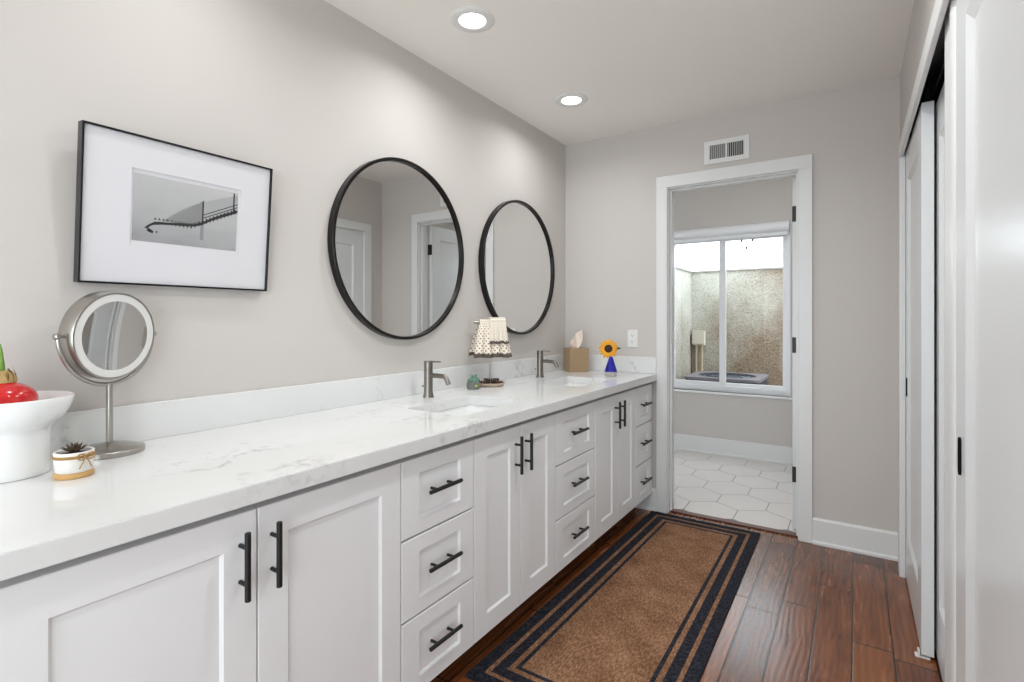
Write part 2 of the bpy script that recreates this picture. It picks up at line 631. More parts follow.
box(bm, OX0, OX0 + 0.011, D + 0.03, D + 0.075, 0, OZ, bev=0.001)
box(bm, OX1 - 0.011, OX1, D + 0.03, D + 0.075, 0, OZ, bev=0.001)
box(bm, OX0 + 0.011, OX1 - 0.011, D + 0.03, D + 0.075, OZ - 0.011, OZ, bev=0.001)
struct('trim_jamb', bm, M['trim'], 'white jamb lining the doorway with its door stop', 'door jamb')


def baseboard(name, a, b, nrm, label, h=0.14, t=0.015):
    """board from a to b (xy), standing off the wall along nrm"""
    a, b, nrm = Vector(a), Vector(b), Vector(nrm)
    bm = bmesh.new()
    prof = [(0, 0), (t + 0.008, 0), (t + 0.008, 0.012), (t + 0.004, 0.018), (t, 0.02), (t, h - 0.01), (t - 0.006, h), (0, h)]
    rows = []
    for p in (a, b):
        rows.append([bm.verts.new((p.x + nrm.x * q[0], p.y + nrm.y * q[0], q[1])) for q in prof])
    n = len(prof)
    for i in range(n):
        bm.faces.new((rows[0][i], rows[0][(i + 1) % n], rows[1][(i + 1) % n], rows[1][i]))
    bm.faces.new(rows[0])
    bm.faces.new(rows[1])
    return struct(name, bm, M['trim'], label, 'baseboard', smooth=False)


baseboard('baseboard_far', (OX1 + 0.005 + CW, D), (WR, D), (0, -1), 'white baseboard between doorway and closet')
baseboard('baseboard_far_left', (0.0, D), (OX0 - 0.005 - CWL, D), (0, -1), 'short white baseboard under the far end of the vanity')
baseboard('baseboard_window', (-0.4, D2), (2.2, D2), (0, -1), 'white baseboard under the window beyond the doorway', 0.145)
baseboard('baseboard_right', (WR, -0.6), (WR, CY0 - 0.09), (-1, 0), 'white baseboard beside the near end of the closet')


# ------------------------------------------------------------------ shaker fronts
def shaker(bm, w, h, stile, rail_b, rail_t, t=0.02, rec=0.007, slope=0.006, mi=0, T=None):
    """front in local (a across 0..w, b up 0..h, n outwards 0..t); T maps (a,b,n) to place"""
    T = T or Matrix.Identity(4)
    e = 0.0018

    def ring(a0, a1, b0, b1, n):
        return [bm.verts.new(T @ Vector(p)) for p in ((a0, b0, n), (a1, b0, n), (a1, b1, n), (a0, b1, n))]
    rs = [ring(0, w, 0, h, 0), ring(0, w, 0, h, t - e), ring(e, w - e, e, h - e, t),
          ring(stile, w - stile, rail_b, h - rail_t, t),
          ring(stile + slope, w - stile - slope, rail_b + slope, h - rail_t - slope, t - rec)]
    fs = []
    for p, q in zip(rs, rs[1:]):
        for i in range(4):
            j = (i + 1) % 4
            fs.append(bm.faces.new((p[i], p[j], q[j], q[i])))
    fs.append(bm.faces.new(rs[-1]))
    fs.append(bm.faces.new(list(reversed(rs[0]))))
    for f in fs:
        f.material_index = mi


def bar_pull(length, spacing, vertical, r=0.0063, off=0.0295):
    """local x = outwards from the face, bar along z (vertical) or y"""
    bm = bmesh.new()
    ax = Vector((0, 0, 1)) if vertical else Vector((0, 1, 0))
    h = length / 2
    c = Vector((off, 0, 0))
    tube(bm, [c - ax * h, c - ax * (h - 0.0012), c + ax * (h - 0.0012), c + ax * h], [r * 0.85, r, r, r * 0.85], 16)
    for s in (-1, 1):
        p = ax * (spacing / 2 * s)
        tube(bm, [p + Vector((0, 0, 0)), p + Vector((off, 0, 0))], r * 0.72, 12)
    return bm


# ------------------------------------------------------------------ vanity
XD = 0.634           # face of the doors
XC = 0.614           # face of the carcass
ZT, ZB = 0.814, 0.117
GAP = 0.0015
YZ = Matrix(((0, 0, 1, 0), (1, 0, 0, 0), (0, 1, 0, 0), (0, 0, 0, 1)))     # (a,b,n) -> (y,z,x)


def place(x, y, z):
    return Matrix.Translation((x, y, z)) @ YZ


def carcass(root, w, sink=False):
    """hollow box of panels: sides, bottom, back, face rails and a recessed toe kick"""
    bm = bmesh.new()
    z1 = 0.835
    for y in (0.0, w - 0.016):
        box(bm, 0.004, XC, y + 0.0003, y + 0.0157, 0.1, 0.808)
        box(bm, 0.004, XC - 0.03, y + 0.0003, y + 0.0157, 0.808, z1)
    box(bm, 0.004, XC, 0.016, w - 0.016, 0.1, 0.117)
    box(bm, 0.004, 0.016, 0.016, w - 0.016, 0.117, z1)
    box(bm, XC - 0.05, XC - 0.03, 0.016, w - 0.016, 0.79, z1)
    box(bm, XC - 0.03, XC, 0.016, w - 0.016, 0.79, 0.808)
    if not sink:
        box(bm, 0.016, XC - 0.05, 0.016, w - 0.016, 0.79, 0.806)
    add('body', bm, M['cabinet'], root, smooth=False)
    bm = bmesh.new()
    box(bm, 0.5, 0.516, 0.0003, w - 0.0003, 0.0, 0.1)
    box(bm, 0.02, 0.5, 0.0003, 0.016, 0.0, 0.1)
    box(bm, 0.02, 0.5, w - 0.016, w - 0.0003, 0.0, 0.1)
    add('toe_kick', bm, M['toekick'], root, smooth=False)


def door_cabinet(name, y0, y1, label, split=None, sink=False, stile=0.071):
    root = thing(name, label, 'cabinet', (0, y0, 0), 0, 'sink cabinets of the vanity' if sink else None)
    w = y1 - y0
    carcass(root, w, sink)
    sp = (split - y0) if split else w / 2
    for k, (a, b) in enumerate(((0, sp), (sp, w))):
        bm = bmesh.new()
        shaker(bm, b - a - 2 * GAP, ZT - ZB, stile, 0.071, 0.071, XD - XC - 0.001)
        bm.transform(YZ)
        d = add('door', bm, M['cabinet'], root, (XC + 0.001, a + GAP, ZB), smooth=False)
        hy = (b - a - 2 * GAP) - 0.037 if k == 0 else 0.031
        add('handle', bar_pull(0.143, 0.077, True), M['black'], d, (XD - XC - 0.001, hy, 0.709 - ZB))
    return root


def drawer_cabinet(name, y0, y1, label, hoff=0.001):
    root = thing(name, label, 'cabinet', (0, y0, 0), 0, 'drawer cabinets of the vanity')
    w = y1 - y0
    carcass(root, w)
    zs = [(0.5875, ZT), (0.3505, 0.5815), (ZB, 0.3445)]
    for z0, z1 in zs:
        bm = bmesh.new()
        shaker(bm, w - 2 * GAP, z1 - z0, 0.0725, 0.045, 0.047, XD - XC - 0.001)
        bm.transform(YZ)
        d = add('drawer', bm, M['cabinet'], root, (XC + 0.001, GAP, z0), smooth=False)
        add('handle', bar_pull(0.149, 0.077, False), M['black'], d, (XD - XC - 0.001 - 0.007, w / 2 + hoff - GAP, (z1 - z0) / 2 + 0.005))
    return root


door_cabinet('vanity_cabinet', 0.215, 1.0665, 'wide white two-door vanity cabinet nearest the camera, under the makeup mirror', 0.6385)
drawer_cabinet('drawer_cabinet', 1.0675, 1.4075, 'white three-drawer cabinet between the widest vanity cabinet and the nearer sink')
door_cabinet('sink_cabinet', 1.4085, 1.9855, 'white two-door cabinet directly under the nearer sink', 1.703, True)
drawer_cabinet('drawer_cabinet', 1.9865, 2.398, 'white three-drawer cabinet between the two sinks')
door_cabinet('sink_cabinet', 2.399, 2.975, 'white two-door cabinet under the farther sink', 2.69, True)
drawer_cabinet('drawer_cabinet', 2.976, 3.268, 'white three-drawer cabinet at the far end beside the doorway', -0.004)
struct('trim_filler', boxes((0.02, XC - 0.004, 3.2684, D - 0.0238, 0.1, 0.835)), M['cabinet'], 'narrow recessed white filler strip at the far end of the vanity', 'filler strip', smooth=False)

# worktop with the two cut-outs
ZC0, ZC1, XF = 0.8362, 0.8771, 0.6625
SINKS = [(0.250, 0.535, 1.463, 1.880), (0.250, 0.530, 2.435, 2.848)]
bm = bmesh.new()
holes = [rrect(*s, 0.03) for s in SINKS]
prism(bm, [(0.0005, -0.1), (XF, -0.1), (XF, D - 0.0195), (0.0005, D - 0.0195)], ZC0, ZC1, holes)
bmesh.ops.remove_doubles(bm, verts=bm.verts, dist=1e-5)
sharp = [e for e in bm.edges if len(e.link_faces) == 2 and e.calc_face_angle(0) > 1.0]
bmesh.ops.bevel(bm, geom=sharp, offset=0.0018, segments=2, affect='EDGES')
tag(add('countertop', bm, M['quartz'], smooth=True), 'long white quartz countertop with grey veins running the length of the vanity', 'countertop')
bm = bmesh.new()
box(bm, 0.0005, 0.02, -0.1, D - 0.021, ZC1, 0.983, bev=0.0015)
tag(add('backsplash', bm, M['quartz']), 'low white quartz backsplash with grey veins along the left wall', 'backsplash')
bm = bmesh.new()
box(bm, 0.0205, OX0 - 0.005 - CWL - 0.001, D - 0.0205, D - 0.0005, ZC1, 0.983, bev=0.0015)
tag(add('side_splash', bm, M['quartz']), 'short white quartz splash piece against the far wall behind the blue vase', 'side splash')
bm = bmesh.new()
box(bm, 0.0005, 0.61, -0.09, -0.07, 0.0, ZC0 - 0.0004)
tag(add('end_panel', bm, M['cabinet'], smooth=False), 'white panel holding up the near end of the countertop', 'panel')


def sink(x0, x1, y0, y1, label):
    cx, cy = (x0 + x1) / 2, (y0 + y1) / 2
    root = thing('undermount_sink', label, 'sink', (cx, cy, 0.70), 0, 'undermount sinks')
    hx, hy = (x1 - x0) / 2, (y1 - y0) / 2
    zt = ZC0 - 0.70 - 0.0008
    bm = bmesh.new()
    levels = [(0.030, 0.04, zt - 0.014), (0.030, 0.04, zt), (0.004, 0.034, zt), (0.002, 0.034, zt - 0.004), (-0.006, 0.04, zt - 0.06), (-0.014, 0.05, zt - 0.1), (-0.03, 0.05, zt - 0.118), (-0.06, 0.05, zt - 0.124), (-0.13, 0.02, zt - 0.13)]
    rings = []
    for o, r, z in levels:
        rings.append([bm.verts.new((p[0], p[1], z)) for p in rrect(-hx - o, hx + o, -hy - o, hy + o, r)])
    n = len(rings[0])
    for a, b in zip(rings, rings[1:]):
        for i in range(n):
            bm.faces.new((a[i], a[(i + 1) % n], b[(i + 1) % n], b[i]))
    bm.faces.new(rings[-1])
    add('basin', bm, M['porcelain'], root, fix=True, angle=50)
    bm = bmesh.new()
    lathe(bm, [(0.0, 0.004), (0.012, 0.0045), (0.016, 0.002), (0.021, 0.002), (0.022, 0.0)], 24)
    add('drain', bm, M['nickel'], root, (0, 0, zt - 0.1298))
    return root


sink(*SINKS[0], 'white rectangular undermount sink nearer the camera, below the larger-looking round mirror')
sink(*SINKS[1], 'white rectangular undermount sink at the far end, beside the tissue box')


def faucet(x, y, label):
    root = thing('faucet', label, 'faucet', (x, y, ZC1), 0, 'vanity faucets')
    bm = bmesh.new()
    lathe(bm, [(0, 0), (0.0245, 0), (0.0245, 0.003), (0.0215, 0.012), (0.0195, 0.03), (0.0195, 0.128), (0.0188, 0.1285), (0.0188, 0.1305), (0.0195, 0.131), (0.0195, 0.160), (0.0185, 0.162), (0, 0.162)], 32)
    add('body', bm, M['nickel_faucet'], root)
    bm = bmesh.new()
    pts = [(0.012, 0, 0.098), (0.05, 0, 0.098), (0.085, 0, 0.0975)]
    for i in range(1, 8):
        a = math.radians(62) * i / 7
        pts.append((0.085 + 0.026 * math.sin(a), 0, 0.0975 - 0.026 * (1 - math.cos(a))))
    q = pts[-1]
    pts.append((q[0] + 0.011, 0, q[2] - 0.0207))
    tube(bm, pts, 0.0105, 16)
    add('spout', bm, M['nickel_faucet'], root)
    bm = bmesh.new()
    tube(bm, [(0.0, 0, 0.1585), (0.07, 0, 0.1605), (0.073, 0, 0.1607)], [0.0042, 0.0036, 0.002], 10)
    add('lever', bm, M['nickel_faucet'], root)
    bm = bmesh.new()
    tube(bm, [(-0.018, 0, 0.047), (-0.031, 0, 0.047), (-0.0315, 0, 0.047), (-0.036, 0, 0.047)], [0.0022, 0.0022, 0.0042, 0.0042], 10)
    add('lift_knob', bm, M['nickel_faucet'], root)
    return root


faucet(0.122, 1.738, 'brushed nickel single-lever faucet behind the nearer sink')
faucet(0.135, 2.705, 'brushed nickel single-lever faucet behind the farther sink')

# ------------------------------------------------------------------ wall mirrors and picture


def leaning(name, label, cat, y, z0, lean, group=None):
    """thing hung on the left wall whose top leans out by `lean` radians; local x out, y along, z up from its lower edge"""
    r = thing(name, label, cat, (0.0015, y, z0), 0, group)
    r.rotation_euler = (0, lean, 0)
    return r


def round_mirror(y, zc, r, label, lean=0.0):
    root = leaning('round_mirror', label, 'mirror', y, zc - r, lean, 'round wall mirrors')
    ax = Matrix.Translation((0, 0, r)) @ Matrix.Rotation(PI / 2, 4, 'Y')
    bm = bmesh.new()
    prof = [(r - 0.014, 0.0), (r, 0.0), (r, 0.03), (r - 0.002, 0.032), (r - 0.012, 0.032), (r - 0.014, 0.03), (r - 0.014, 0.0)]
    lathe(bm, prof, 96, ax, cap=False)
    bmesh.ops.remove_doubles(bm, verts=bm.verts, dist=1e-5)
    add('frame', bm, M['mirror_frame'], root)
    bm = bmesh.new()
    lathe(bm, [(0, 0.004), (r - 0.0142, 0.004), (r - 0.0142, 0.018), (0, 0.018)], 96, ax)
    add('mirror_glass', bm, M['mirror'], root)
    return root


round_mirror(1.70, 1.538, 0.405, 'black-framed round mirror above the nearer sink, beside the framed photograph')
round_mirror(2.672, 1.538, 0.405, 'black-framed round mirror above the farther sink, nearest the room corner')

LEAN = math.radians(4.8)
FY0, FY1, FZ0, FH = 0.506, 1.028, 1.323, 0.416
root = leaning('framed_photograph', 'thin black metal frame with wide white mat and a small grey seaside photograph', 'picture', FY0, FZ0, LEAN)
fw = FY1 - FY0
bm = bmesh.new()
ft, fd = 0.0055, 0.03
for b in ((0, ft, 0, FH), (fw - ft, fw, 0, FH), (ft, fw - ft, 0, ft), (ft, fw - ft, FH - ft, FH)):
    box(bm, 0.0, fd, b[0], b[1], b[2], b[3], bev=0.0008)
add('frame', bm, M['frame_metal'], root, smooth=False)
bm = bmesh.new()
px0, px1, pz0, pz1 = 0.122, 0.414, 0.125, 0.312
for b in ((ft, px0 - 0.006, ft, FH - ft), (px1 + 0.006, fw - ft, ft, FH - ft), (px0 - 0.006, px1 + 0.006, ft, pz0 - 0.012), (px0 - 0.006, px1 + 0.006, pz1 + 0.012, FH - ft)):
    box(bm, 0.018, 0.022, b[0], b[1], b[2], b[3])
box(bm, 0.012, 0.0178, ft, fw - ft, ft, FH - ft)
add('mat_board', bm, M['mat_board'], root, smooth=False)
k = NT('misty_grey_photograph')
k.b.inputs['Roughness'].default_value = 0.5
s = k.sep(k.coord())
tz = k.math('DIVIDE', k.math('SUBTRACT', s[2], pz0), pz1 - pz0)
ty = k.math('DIVIDE', k.math('SUBTRACT', s[1], px0), px1 - px0)
cl = k.noise(k.comb(0.0, k.math('MULTIPLY', s[1], 1.0), k.math('MULTIPLY', s[2], 3.0)), 9, 3).outputs[0]
tt = k.math('ADD', k.math('ADD', k.math('MULTIPLY', tz, 0.55), k.math('MULTIPLY', cl, 0.3)), k.math('MULTIPLY', ty, 0.16))
k.base(k.ramp(tt, [(0.1, srgb(150, 150, 152)), (0.35, srgb(176, 176, 177)), (0.5, srgb(186, 186, 187)), (0.75, srgb(196, 196, 196)), (1.0, srgb(208, 208, 207))]))
ink = mat('photograph_black_ink', srgb(34, 34, 36), 0.5)
midk = mat('photograph_grey_ink', srgb(146, 146, 148), 0.5)
bm = bmesh.new()
box(bm, 0.0179, 0.0186, px0, px1, pz0, pz1)
# the jetty in the print: a low dark breakwater that rises to a railed deck with two posts


def flat(pts, mi, x=0.01875):
    f = bm.faces.new([bm.verts.new((x, px0 + a * (px1 - px0), pz0 + b * (pz1 - pz0))) for a, b in pts])
    f.material_index = mi


flat([(0.25, 0.33), (0.31, 0.42), (0.45, 0.59), (0.55, 0.68), (0.64, 0.75), (0.64, 0.42), (0.55, 0.36), (0.45, 0.34)], 4, 0.01868)
flat([(0.64, 0.42), (0.64, 0.75), (1.0, 0.965), (1.0, 0.70)], 3, 0.01868)
flat([(0.10, 0.21), (0.13, 0.255), (0.17, 0.30), (0.22, 0.325), (0.30, 0.33), (0.38, 0.345), (0.46, 0.355), (0.55, 0.365), (0.62, 0.41), (0.72, 0.50), (0.84, 0.60), (1.0, 0.71), (1.0, 0.66), (0.84, 0.545), (0.72, 0.455), (0.62, 0.36), (0.55, 0.325), (0.45, 0.31), (0.34, 0.30), (0.25, 0.285), (0.18, 0.265), (0.15, 0.24), (0.125, 0.195)], 1)
flat([(0.12, 0.17), (0.14, 0.15), (0.175, 0.135), (0.18, 0.17), (0.15, 0.20), (0.135, 0.215)], 1)
flat([(0.20, 0.15), (0.215, 0.15), (0.215, 0.175), (0.20, 0.175)], 1)
flat([(0.628, 0.40), (0.643, 0.41), (0.643, 0.77), (0.628, 0.76)], 1)
flat([(0.948, 0.64), (0.964, 0.65), (0.964, 0.99), (0.948, 0.985)], 1)
flat([(0.615, 0.12), (0.65, 0.12), (0.65, 0.40), (0.615, 0.36)], 2, 0.01866)
for q in range(17):
    for r_ in range(14):
        a, b = 0.262 + 0.0225 * q + (0.011 if r_ % 2 else 0), 0.365 + 0.028 * r_
        top = 0.33 + (a - 0.25) * 1.12
        if a < 0.625 and b < top and b > 0.36 + max(0, a - 0.55) * 0.6:
            flat([(a, b), (a + 0.011, b), (a + 0.011, b + 0.013), (a, b + 0.013)], 1)
for b in (0.05, 0.10):
    flat([(0.643, 0.43 + b), (1.0, 0.70 + b), (1.0, 0.715 + b), (0.643, 0.445 + b)], 1)
for q in range(22):
    a = 0.18 + 0.037 * q
    h = 0.30 + max(0, a - 0.52) * 0.78
    flat([(a, h + 0.05), (a + 0.012, h + 0.085), (a + 0.024, h + 0.05)], 1)
    flat([(a, h + 0.02), (a + 0.024, h + 0.02), (a + 0.014, h - 0.02)], 1)
add('print', bm, [k.m, ink, midk, mat('photograph_pale_ink', srgb(176, 176, 177), 0.5), mat('photograph_net_ink', srgb(160, 160, 161), 0.5)], root, smooth=False, fix=False)
bm = bmesh.new()
box(bm, 0.0245, 0.0262, ft * 0.8, fw - ft * 0.8, ft * 0.8, FH - ft * 0.8)
add('glazing', bm, M['glass'], root, smooth=False)

# ------------------------------------------------------------------ ceiling lights
for i, (x, y, watts) in enumerate(CANS):
    lab = ['recessed round ceiling light over the nearer sink', 'smaller-looking recessed round ceiling light over the farther sink', 'recessed round ceiling light above the framed photograph',
           'added unseen recessed fill light over the runner rug', 'added unseen recessed fill light in front of the nearest closet door'][i]
    root = thing('recessed_light', lab, 'ceiling light', (x, y, CEIL), 0, 'recessed ceiling lights')
    bm = bmesh.new()
    lathe(bm, [(0.0535, -0.001), (0.056, -0.0065), (0.07, -0.0075), (0.088, -0.005), (0.0925, -0.0015), (0.0925, 0.0), (0.0535, 0.0), (0.0535, -0.001)], 48, cap=False)
    add('trim_ring', bm, M['plastic'], root)
    bm = bmesh.new()
    lathe(bm, [(0, -0.0025), (0.0528, -0.0025), (0.0532, -0.0005), (0, -0.0005)], 48)
    add('diffuser', bm, M['lamp'], root)
    area_light('lamp', (x, y, CEIL - 0.012), 0.1, watts, CAN_COLOR, spread=math.radians(158))

root = thing('fill_dome', 'added unseen white dome fill light in the room beyond the doorway', 'ceiling light', (1.3, 4.05, CEIL))  # unseen fixture, added to brighten the room beyond the doorway
bm = bmesh.new()
lathe(bm, [(0, -0.0004), (0.165, -0.0004), (0.165, -0.02), (0.15, -0.024), (0, -0.024)], 48)
add('base', bm, M['plastic'], root)
bm = bmesh.new()
lathe(bm, [(0.148, -0.0245), (0.145, -0.045), (0.125, -0.075), (0.08, -0.098), (0.03, -0.107), (0, -0.108)], 48, cap=False)
add('shade', bm, emitter('fill_dome_glow', (0.95, 0.985, 0.99, 1), 14), root)

# ------------------------------------------------------------------ air vent and outlet on the far wall
root = thing('air_vent', 'white louvred air vent on the wall above the doorway', 'air vent', (1.077, D, 2.233))
bm = bmesh.new()
vw, vh = 0.127, 0.0695
for b in ((-vw, -vw + 0.03, -vh, vh), (vw - 0.03, vw, -vh, vh), (-vw + 0.03, vw - 0.03, -vh, -vh + 0.028), (-vw + 0.03, vw - 0.03, vh - 0.028, vh), (-0.006, 0.006, -vh + 0.028, vh - 0.028)):
    box(bm, b[0], b[1], -0.008, -0.0005, b[2], b[3], bev=0.001)
add('frame', bm, M['plastic'], root, smooth=False)
bm = bmesh.new()
box(bm, -vw + 0.03, vw - 0.03, -0.0018, -0.0006, -vh + 0.028, vh - 0.028)
add('backing', bm, M['dark'], root, smooth=False)
bm = bmesh.new()
for side in (-1, 1):
    for q in range(8):
        cx = side * (0.013 + q * 0.0115)
        T = Matrix.Translation((cx, -0.0055, 0)) @ Matrix.Rotation(side * 0.55, 4, 'Z')
        r = bmesh.ops.create_cube(bm, size=1.0)
        for v in r['verts']:
            v.co = T @ Vector((v.co.x * 0.0016, v.co.y * 0.0068, v.co.z * (2 * vh - 0.056)))
add('louvres', bm, M['plastic'], root, smooth=False)

root = thing('wall_outlet', 'white electrical outlet plate on the far wall above the side splash', 'outlet', (0.497, D, 1.099))
bm = bmesh.new()
box(bm, -0.035, 0.035, -0.006, -0.0004, -0.0575, 0.0575, bev=0.002)
add('plate', bm, M['plastic'], root)
for z in (0.021, -0.021):
    bm = bmesh.new()
    prism(bm, rrect(-0.0165, 0.0165, -0.0145, 0.0145, 0.008), 0, 0.0022, T=Matrix.Translation((0, -0.006, z)) @ Matrix.Rotation(PI / 2, 4, 'X'))
    for x in (-0.006, 0.006):
        box(bm, x - 0.001, x + 0.001, -0.0085, -0.0081, z - 0.002, z + 0.006, mi=1)
    box(bm, -0.002, 0.002, -0.0085, -0.0081, z - 0.009, z - 0.005, mi=1)
    add('receptacle', bm, [M['plastic'], M['dark']], root, smooth=False)

# ------------------------------------------------------------------ bathroom door, open against the room beyond
root = thing('door_1', 'white door standing open in the room beyond, seen edge on with three black hinges', 'door', (1.449, D + 0.124, 0.0))
root['kind'] = 'structure'
TD = Matrix(((0, 0, -1, 0), (1, 0, 0, 0), (0, 1, 0, 0), (0, 0, 0, 1)))
bm = bmesh.new()
T1 = Matrix.Translation((-0.018, 0.0, 0.012)) @ TD
shaker(bm, 0.70, 2.03, 0.11, 0.18, 0.11, 0.018, 0.008, 0.01, T=T1)
T2 = Matrix.Translation((-0.018, 0.0, 0.012)) @ Matrix(((0, 0, 1, 0), (1, 0, 0, 0), (0, 1, 0, 0), (0, 0, 0, 1)))
shaker(bm, 0.70, 2.03, 0.11, 0.18, 0.11, 0.018, 0.008, 0.01, T=T2)
add('door_leaf', bm, M['door'], root, smooth=False)
for z in (1.836, 1.076, 0.327):
    bm = bmesh.new()
    box(bm, -0.0365, 0.001, -0.0035, -0.0005, z - 0.045, z + 0.045, bev=0.0006)
    tube(bm, [(0.0012, -0.0075, z - 0.046), (0.0012, -0.0075, z + 0.046)], 0.0055, 12)
    add('hinge', bm, M['black'], root)
bm = bmesh.new()
for sx in (-1, 1):
    T = Matrix.Translation((-0.018 + sx * 0.018, 0.64, 0.96)) @ Matrix.Rotation(sx * PI / 2, 4, 'Y')
    lathe(bm, [(0, 0), (0.026, 0), (0.026, 0.006), (0.009, 0.008), (0.009, 0.04), (0, 0.04)], 24, T)
    x = -0.018 + sx * 0.052
    tube(bm, [(x, 0.645, 0.96), (x, 0.53, 0.96)], 0.008, 12)
add('lever_handle', bm, M['black'], root)

# ------------------------------------------------------------------ closet
XA, XB = 1.917, 1.962
CL = [(XA, 2.387, 3.11, 'white sliding closet door farthest from the camera, its near edge facing the camera'),
      (XB, 1.66, 2.47, 'white sliding closet door on the rear track between the two others'),
      (XA, 0.80, 1.617, 'white sliding closet door nearest the camera at the right edge of the photo')]
for i, (x, y0, y1, lab) in enumerate(CL):
    z1 = 2.008 if i < 2 else 2.03
    root = thing('door_%d' % (i + 2), lab, 'closet door', (x, y0, 0.012))
    root['kind'] = 'structure'
    T = Matrix(((0, 0, -1, 0), (1, 0, 0, 0), (0, 1, 0, 0), (0, 0, 0, 1)))
    bm = bmesh.new()
    shaker(bm, y1 - y0, z1 - 0.012, 0.13, 0.2, 0.14, 0.036, 0.011, 0.034 if i == 2 else 0.012, T=Matrix.Translation((0.036, 0, 0)) @ T)
    add('door_panel', bm, M['door'], root, smooth=False)
    if i != 1:
        py = {0: 2.995, 2: 1.549}[i] - y0
        bm = bmesh.new()
        prism(bm, rrect(-0.011, 0.011, -0.043, 0.043, 0.0105), 0, 0.0042, [rrect(-0.007, 0.007, -0.039, 0.039, 0.0068)])
        prism(bm, rrect(-0.007, 0.007, -0.039, 0.039, 0.0068), 0.0002, 0.0006)
        bm.transform(Matrix.Translation((0, py, 0.913 - 0.012)) @ Matrix(((0, 0, -1, 0), (1, 0, 0, 0), (0, 1, 0, 0), (0, 0, 0, 1))))
        add('flush_pull', bm, M['pull'], root, smooth=False)

# post between the closets, with a rounded bead on its near edge
bm = bmesh.new()
box(bm, XA + 0.002, XA + 0.038, 1.624, 1.82, 0.0, 2.045)
T = Matrix.Translation((XA + 0.003, 1.664, 0))
lathe(bm, [(0.036, 0.0), (0.036, 2.04)], 28, T @ Matrix.Diagonal((0.22, 1, 1, 1)))
struct('trim_post', bm, M['trim'], 'narrow white upright with a rounded bead between the closet doors', 'closet post')
# casing around the closet opening
bm = bmesh.new()
CX0, CX1 = 1.893, 1.9075
box(bm, CX0, CX1, 3.08, 3.16, 0, 1.995, bev=0.0015)
box(bm, CX0, CX1, CY0 - 0.085, 3.16, 1.995, 2.064, bev=0.0015)
box(bm, CX0, CX1, CY0 - 0.085, CY0, 0, 1.995, bev=0.0015)
box(bm, CX1 - 0.004, XA - 0.002, 3.081, 3.1, 0, 2.05)
struct('trim_closet', bm, M['trim'], 'white casing around the sliding closet doors', 'closet casing')
bm = bmesh.new()
box(bm, 1.9105, 2.03, CY0, CY1, 2.09, 2.124)
for x in (1.9105, 1.952, 1.998, 2.026):
    box(bm, x, x + 0.003, CY0, CY1, 2.035 if x > 1.92 else 2.05, 2.09)
box(bm, 1.93, 1.942, 2.40, 2.43, 2.008, 2.085)
box(bm, 1.93, 1.942, 3.02, 3.05, 2.008, 2.085)
box(bm, 1.975, 1.987, 1.9, 1.93, 2.008, 2.085)
struct('trim_track', bm, mat('dark_aluminium_track', srgb(52, 50, 48), 0.35, 0.8), 'dark metal double track above the closet doors', 'closet track', smooth=False)
root = thing('door_guide', 'small white plastic floor guide at the foot of the far closet door', 'door guide', (1.913, 2.40, 0))
bm = bmesh.new()
box(bm, -0.014, 0.03, -0.016, 0.012, 0.0, 0.004, bev=0.001)
add('plate', bm, M['plastic'], root)
bm = bmesh.new()
box(bm, -0.006, 0.0005, -0.015, 0.015, 0.004, 0.022, bev=0.001)
add('fin', bm, M['plastic'], root)

# ------------------------------------------------------------------ rug
RY0, RY1 = 1.398, 3.252
hx, hy = 0.327, (RY1 - RY0) / 2
skew, taper = 0.012 / (2 * hy), -0.024 / (2 * hy)      # the weave is a little out of square
bm = bmesh.new()
prism(bm, [(x + skew * y + (taper * y if x > 0 else -taper * y), y) for x, y in rrect(-hx, hx, -hy, hy, 0.004, 3)], 0.0005, 0.008)
rug = add('runner_rug', bm, rug_material(hx, hy, skew, taper), None, (0.947, (RY0 + RY1) / 2, 0), smooth=False)
tag(rug, 'brown woven runner rug with black striped border on the wood floor', 'rug')

# ------------------------------------------------------------------ window beyond the doorway
root = thing('window_1', 'white two-pane sliding window looking onto a stucco wall', 'window', (0, D2, 0))
root['kind'] = 'structure'
y0, y1 = 0.05, 0.12
bm = bmesh.new()
box(bm, WX0, 0.237, y0, y1, WZ0, WZ1, bev=0.002)
box(bm, 1.222, WX1, y0, y1, WZ0, WZ1, bev=0.002)
box(bm, 0.237, 1.222, y0, y1, WZ0, 0.617, bev=0.002)
box(bm, 0.237, 1.222, y0, y1, 1.972, WZ1, bev=0.002)
add('frame', bm, M['vinyl'], root, smooth=False)
for nm, (a, b), (p, q) in (('sash', (0.237, 0.733), (0.055, 0.08)), ('sash', (0.678, 1.222), (0.085, 0.11))):
    bm = bmesh.new()
    w = 0.055 if a < 0.5 else 0.028
    wl = 0.035 if a < 0.5 else 0.05
    box(bm, a, a + wl, p, q, 0.617, 1.972, bev=0.002)
    box(bm, b - w, b, p, q, 0.617, 1.972, bev=0.002)
    box(bm, a + wl, b - w, p, q, 0.617, 0.65 if a < 0.5 else 0.645, bev=0.002)
    box(bm, a + wl, b - w, p, q, 1.942, 1.972, bev=0.002)
    sa = add(nm, bm, M['vinyl'], root, smooth=False)
    bm = bmesh.new()
    box(bm, a + wl, b - w, (p + q) / 2 - 0.002, (p + q) / 2 + 0.002, 0.645, 1.945)
    add('glass', bm, M['glass'], sa, smooth=False)
bm = bmesh.new()
box(bm, WX0 - 0.03, WX1 + 0.03, -0.022, 0.05, WZ0 - 0.02, WZ0, bev=0.004)
add('sill', bm, M['trim'], root)
bm = bmesh.new()
box(bm, WX0 - 0.0, WX0 + 0.004, 0.0, 0.05, WZ0, WZ1)
box(bm, WX1 - 0.004, WX1, 0.0, 0.05, WZ0, WZ1)
add('reveal', bm, M['trim'], root, smooth=False)

